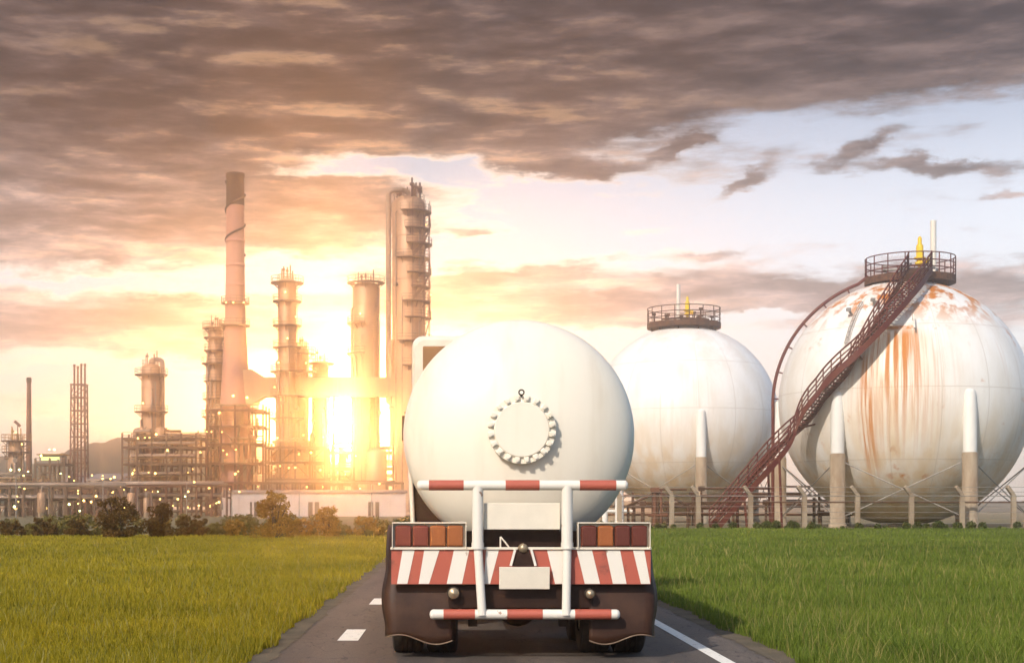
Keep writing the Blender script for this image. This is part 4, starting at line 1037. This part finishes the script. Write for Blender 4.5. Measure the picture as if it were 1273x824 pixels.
cb = thing('site_cabin', 'small green lit cabin on top of the small railed frame', 'cabin', (p.x, 289.5, p.z+0.24))
mb = MB(); mb.box2((p.x-2.1, 287.6, p.z+0.243), (p.x+2.1, 291.5, p.z+1.75)); mb.build('wall', M['weedsg'] if False else M['roofing'], cb)
mb = MB(); mb.box2((p.x-2.5, 287.2, p.z+1.752), (p.x+2.5, 292, p.z+1.95)); mb.build('roof', M['handrail'], cb)
mb = MB(); mb.box2((p.x-1.7, 287.55, p.z+0.8), (p.x+1.7, 287.62, p.z+1.4)); mb.build('window', emit('lit_cabin_window', (0.75, 0.85, 0.3), 1.2), cb)
# thin red stack
b = at(36, 640, 320); b.z = 0; k = 320/F; zf = lambda py: CH+(VY-py)*k
ts = thing('flue_stack', 'thin brick red stack beside the squat column', 'stack', b)
mb = MB(); mb.lathe([(3.9*k, 0), (3.6*k, zf(560)), (2.6*k, zf(476))], b, 20); mb.build('shaft', M['frameb'], ts)
mb = MB(); mb.lathe([(2.6*k, zf(476)), (3.2*k, zf(475)), (3.2*k, zf(470)), (2.2*k, zf(469)), (0.01, zf(471))], b, 20); mb.build('cap', M['soot'], ts)
# lattice tower of four thin flues
b = at(98.5, 640, 320); b.z = 0
lt = thing('lattice_tower', 'red oxide lattice tower bundling four thin flues', 'tower', b)
mb = MB(); hw = 9.5*k; zt = zf(478)
for sx in (-1, 1):
    for sy in (-1, 1): mb.bar((b.x+sx*hw, b.y+sy*hw, 0), (b.x+sx*hw*0.85, b.y+sy*hw*0.85, zt), 0.28)
nz = 10
for i in range(nz):
    z0, z1 = zt*i/nz, zt*(i+1)/nz
    for s in (-1, 1):
        mb.bar((b.x-hw*0.93, b.y+s*hw*0.93, z1), (b.x+hw*0.93, b.y+s*hw*0.93, z1), 0.2); mb.bar((b.x+s*hw*0.93, b.y-hw*0.93, z1), (b.x+s*hw*0.93, b.y+hw*0.93, z1), 0.2)
        a_, c_ = (z0, z1) if i % 2 else (z1, z0)
        mb.bar((b.x-hw*0.93, b.y+s*hw*0.93, a_), (b.x+hw*0.93, b.y+s*hw*0.93, c_), 0.13); mb.bar((b.x+s*hw*0.93, b.y-hw*0.93, a_), (b.x+s*hw*0.93, b.y+hw*0.93, c_), 0.13)
mb.build('lattice', M['frameb'], lt)
for px, tp in ((92.5, 456), (96.8, 458), (101, 455), (105.5, 455)):
    q_ = at(px, 640, 320); mb = MB(); mb.cyl((q_.x, b.y+random.uniform(-0.6, 0.6), 0), (q_.x, b.y, zf(tp)), 1.25*k, n=10); mb.cyl((q_.x, b.y, zf(tp)), (q_.x, b.y, zf(tp)+0.5), 1.6*k, n=10); mb.build('flue', M['frameb'], lt)
# flare-like flag pipe on the squat column kept with the small mast
b = at(22, 545, 299); mb = MB(); b.z -= 0.5
mb.cyl(b, b+Vector((0, 0, 3.0)), 0.10, n=6); mb.bar(b+Vector((-0.6, 0, 3.9)), b+Vector((0.5, 0, 2.9)), 0.35, 0.5)
tag(mb.build('windsock', M['frameb'], origin=b), 'small tilted red windsock on the crown of the squat column', 'windsock')
# warehouse and white wall
def shed(px0, px1, py, Y, depth, label, roofh, wm, pil=8):
    a, c = at(px0, py, Y), at(px1, py, Y); h = a.z
    root = thing('industrial_shed', label, 'building', ((a.x+c.x)/2, Y+depth/2, 0))
    mb = MB(); mb.box2((a.x, Y, 0), (c.x, Y+depth, h))
    for i in range(pil+1): xx = a.x+(c.x-a.x)*i/pil; mb.box2((xx-0.18, Y-0.12, 0), (xx+0.18, Y-0.002, h))
    mb.build('wall', M[wm], root)
    mb = MB(); vs = [(a.x-0.3, Y-0.4, h+0.003), (c.x+0.3, Y-0.4, h+0.003), (c.x+0.3, Y+depth+0.4, h+0.003), (a.x-0.3, Y+depth+0.4, h+0.003), (a.x-0.3, Y+depth/2, h+roofh), (c.x+0.3, Y+depth/2, h+roofh)]
    mb.add(vs, [(0, 1, 5, 4), (2, 3, 4, 5), (3, 0, 4), (1, 2, 5), (3, 2, 1, 0)]); mb.build('roof', M['roofing'], root)
    return root, a, c, h
shed(76, 168, 600, 330, 14, 'low mauve shed with a grey roof behind the front pipe bridge', 2.2, 'roofing', 10)
wl, a, c, h = shed(277, 503, 612, 276, 7, 'long low white walled shed behind the bushes', 0.5, 'wall', 12)
for fx_ in (0.18, 0.5, 0.83):
    xx = a.x+(c.x-a.x)*fx_; mb = MB(); mb.box2((xx-1.0, 276-0.06, 0.05), (xx+1.0, 276-0.003, 2.6)); mb.build('door', M['frame'], wl)
# pipe racks in front
def rack(px0, px1, py, Y, depth, bents, label, rows=2, npipe=5, m='frame', lamps=6):
    a, c = at(px0, py, Y), at(px1, py, Y); h = a.z
    root = thing('pipe_rack', label, 'pipe rack', ((a.x+c.x)/2, Y+depth/2, 0)); mb = MB()
    for i in range(bents+1):
        x = a.x+(c.x-a.x)*i/bents
        for y in (Y, Y+depth): mb.bar((x, y, 0), (x, y, h), 0.36)
        for rr in range(rows): mb.bar((x, Y-0.4, h-rr*2.0), (x, Y+depth+0.4, h-rr*2.0), 0.26, 0.34)
        if i < bents and i % 3 == 0: mb.bar((x, Y-0.03, 0.3), (x+(c.x-a.x)/bents, Y-0.03, h-2), 0.16)
    for y in (Y, Y+depth): mb.bar((a.x, y, h-0.02), (c.x, y, h-0.02), 0.2, 0.3)
    mb.build('frame', M[m], root)
    for rr in range(rows):
        for i in range(npipe):
            r = random.choice((0.14, 0.2, 0.28, 0.36)); y = Y+depth*(i+0.3)/npipe; z = h-rr*2.0+0.19+r
            xa = a.x+random.uniform(0, 2); xb = c.x-random.uniform(0, 2); mb = MB()
            mb.tube([(xa, y, z-random.choice((0, 2.5))), (xa, y, z), (xb, y, z), (xb, y, z-random.choice((0, 2.5)))], r, 8); mb.build('pipe', M['pipe'], root)
    for i in range(lamps): lamp(root, (random.uniform(a.x, c.x), Y-0.4, random.uniform(1.0, h)), random.choice((0.15, 0.2, 0.27)), random.choice(('lamp', 'lamp', 'lampg')))
    return root
rack(-40, 152, 606, 252, 6, 11, 'long two tier pipe rack in front of the thin red stack and lattice tower', 2, 8, lamps=16)
rack(112, 282, 604, 262, 5, 9, 'pipe rack with thick pipes before the floodlit structure', 2, 7, m='frameb', lamps=14)
rack(325, 500, 600, 284, 5, 9, 'pipe rack showing just above the long white shed', 2, 4, lamps=8)
# utility vessels on the ground in front
for i, (px, rpx, hp, Y, lab) in enumerate([(163, 5, 612, 246, 'upright grey vessel at the near end of the thick pipe rack'), (182, 4, 618, 247, 'shorter slim grey vessel next to the upright one'), (52, 5.5, 611, 247, 'fat grey upright vessel under the long pipe rack'), (468, 13, 556, 298.5, 'broad round vessel glowing below the duct near the tanker')]):
    b = at(px, 640, Y); b.z = 0; kk = Y/F; zt = CH+(VY-hp)*kk; r = rpx*kk; root = thing('process_vessel', lab, 'vessel', b)
    mb = MB(); mb.lathe([(r, 0.8), (r, zt-r*0.5), (r*0.75, zt-r*0.15), (0.01, zt)], b, 20); mb.lathe([(0.01, 0.6), (r, 0.81)], b, 20); mb.build('shell', M['clad'], root)
    mb = MB(); mb.lathe([(r*0.8, 0), (r*0.8, 0.8)], b, 16); mb.build('skirt', M['concrete'], root)
    mb = MB(); mb.tube([(b.x, b.y, zt-0.1), (b.x, b.y, zt+0.8), (b.x+r*1.6, b.y, zt+0.8), (b.x+r*1.6, b.y, 0.5)], 0.14, 6); mb.build('outlet_pipe', M['pipe'], root)
# lamp posts along the white shed and the racks
lpl = ['lamp post by the near end of the long white shed', 'lamp post at the middle bay of the long white shed', 'lamp post where the white shed meets the tanker', 'lamp post between the two front pipe racks', 'lamp post in front of the squat column', 'lamp post before the floodlit structure']
for (px, tp), lab in zip(((288, 612), (372, 606), (462, 602), (128, 596), (20, 592), (232, 600)), lpl):
    b = at(px, 640, 242); b.z = 0; zt = at(px, tp, 242).z; root = thing('lamp_post', 'thin steel '+lab, 'lamp post', b, 'lamp posts along the refinery edge')
    mb = MB(); mb.cyl((b.x, b.y, 0), (b.x, b.y, zt), 0.11, 0.07, n=8); mb.build('pole', M['steel'], root)
    mb = MB(); mb.tube([(b.x, b.y, zt), (b.x+0.5, b.y, zt+0.25), (b.x+1.2, b.y, zt+0.25)], 0.05, 6); mb.build('arm', M['steel'], root)
    lamp(root, (b.x+1.2, b.y, zt+0.12), 0.2)

# ------------------------------------------------------------------ bushes and weeds
def leafcloud(name, m, centres, n, size, parent=None):
    """leaf-sized faces spread through uneven clumps"""
    C_ = np.array([c[:3] for c in centres]); Rr = np.array([c[3] for c in centres]); w = Rr**2/np.sum(Rr**2)
    idx = rng.choice(len(C_), n, p=w); d = rng.normal(size=(n, 3)); d /= np.linalg.norm(d, axis=1)[:, None]
    p = C_[idx]+d*(Rr[idx]*(0.35+0.75*rng.random(n)**0.6))[:, None]*np.array([1, 1, 0.9])
    p[:, 2] = np.maximum(p[:, 2], 0.03)
    a = rng.normal(size=(n, 3)); a /= np.linalg.norm(a, axis=1)[:, None]; b_ = np.cross(a, rng.normal(size=(n, 3))); b_ /= np.linalg.norm(b_, axis=1)[:, None]
    s = size*(0.6+0.8*rng.random(n))[:, None]
    V = np.stack([p-a*s, p+b_*s*0.45, p+a*s, p-b_*s*0.45], 1)
    og = WORLD_LOC[parent.name] if parent else Vector((0, 0, 0))
    V = V-np.array(og)
    me = bpy.data.meshes.new(name); me.from_pydata(V.reshape(-1, 3).tolist(), [], np.arange(n*4).reshape(-1, 4).tolist()); me.materials.append(m); me.update()
    o = bpy.data.objects.new(name, me); COL.objects.link(o)
    if parent: o.parent = parent; WORLD_LOC[o.name] = og
    return o
def bush(px, py_top, wpx, Y, label, m, n=3200, name='bush', cone=0.4):
    b = at(px, 660, Y); b.z = 0; k = Y/F; H = CH+(VY-py_top)*k; Wd = wpx*k/2
    root = thing(name, label, 'bush', b); cs = []
    for i in range(46):
        z = H*random.uniform(0.06, 0.97); lim = Wd*(1-cone*(z/H)**1.6)*(0.85 if z < 0.2*H else 1); t = random.random()*2*PI; r = lim*math.sqrt(random.random())*0.9
        cs.append((b.x+r*math.cos(t), b.y+r*math.sin(t), z, random.uniform(0.10, 0.24)*H*(1-0.45*z/H)))
    mb = MB()
    for c in cs[::3]: mb.tube([(b.x+random.uniform(-.1, .1), b.y, 0), ((b.x+c[0])/2, (b.y+c[1])/2, c[2]*0.6), c[:3]], 0.022*H/2, 5)
    mb.build('stem', M['wood'], root)
    leafcloud('foliage', m, cs, n, 0.075*max(1, H/2.3), root)
bush(147, 620, 66, 73, 'dark rounded bush at the edge of the flare-tinted meadow', M['bush'], 4200, cone=0.35)
bush(198, 626, 38, 75, 'smaller dark bush close beside the dark rounded bush', M['bush'], 2600)
bush(342, 610, 66, 73, 'pointed glow-gilded bush in front of the long white shed', M['bushy'], 4200, cone=0.75)
bush(407, 630, 36, 76, 'small glow-gilded bush between the pointed bush and the tanker', M['bushy'], 2200, cone=0.6)
bush(55, 645, 40, 78, 'low dark scrub below the long pipe rack', M['bush'], 1800)
bush(95, 646, 34, 77, 'low glow-browned scrub just beside the dark rounded bush', M['bush'], 1600)
bush(240, 641, 52, 78, 'wide low glow-browned scrub between the smaller dark bush and the white shed end', M['bush'], 2400)
bush(292, 646, 34, 77, 'tiny glow-gilded scrub beside the pointed bush', M['bushy'], 1500)
bush(12, 648, 40, 78, 'low dark scrub below the squat column', M['bush'], 1600)
bush(376, 645, 30, 77, 'tiny glow-gilded scrub between the two gilded bushes', M['bushy'], 1300)
bush(455, 642, 50, 78, 'low glow-gilded scrub next to the tanker wheel side', M['bushy'], 2000)
def strip(name, m, n, x0, x1, y0, y1, h0, h1, size, lab):
    cs = []
    x = x0
    while x < x1:
        y = random.uniform(y0, y1); h = random.uniform(h0, h1); cs.append((x, y, h*0.45, h*0.55)); x += random.uniform(0.1, 0.5) if random.random() < 0.8 else random.uniform(0.6, 1.6)
    o = leafcloud(name, m, cs, n, size); kind(o, 'stuff'); o['label'] = lab; return o
strip('undergrowth', M['weeds'], 16000, -36, -2.5, 77, 84, 0.2, 0.75, 0.08, 'weedy undergrowth along the far edge of the flare-tinted meadow')
strip('undergrowth', M['weeds'], 12000, -52, -3, 100, 130, 0.4, 1.1, 0.13, 'tall scrub between the meadow and the refinery')
strip('undergrowth', M['weedsg'], 15000, 6, 52, 103.5, 108.5, 0.08, 0.6, 0.09, 'dark weeds at the foot of the wire fence')

for o in COL.objects:
    g_ = {'gas_sphere': 'gas spheres behind the wire fence', 'distillation_column': 'columns of the refinery', 'process_structure': 'steel structures of the refinery', 'pipe_rack': 'pipe racks of the refinery', 'bush': 'bushes along the meadow edge', 'process_vessel': 'upright vessels of the refinery', 'industrial_shed': 'sheds of the refinery', 'pipe_riser': 'white pipe risers beside the tanker'}.get(o.name.split('.')[0])
    if g_ and o.parent is None: o['group'] = g_
# ------------------------------------------------------------------ haze
mb = MB(); mb.box2((-600, -90, -1.0), (600, 900, 69)); hz = mb.build('haze', [])
kind(hz, 'stuff')
hm = bpy.data.materials.new('evening_haze'); hm.use_nodes = True; nt = hm.node_tree; nt.nodes.clear()
pv = nt.nodes.new('ShaderNodeVolumePrincipled'); pv.inputs['Color'].default_value = (1.0, 0.94, 0.92, 1); pv.inputs['Density'].default_value = 0.0013; pv.inputs['Anisotropy'].default_value = 0.955
om = nt.nodes.new('ShaderNodeOutputMaterial'); nt.links.new(pv.outputs[0], om.inputs['Volume'])
hz.data.materials.append(hm)
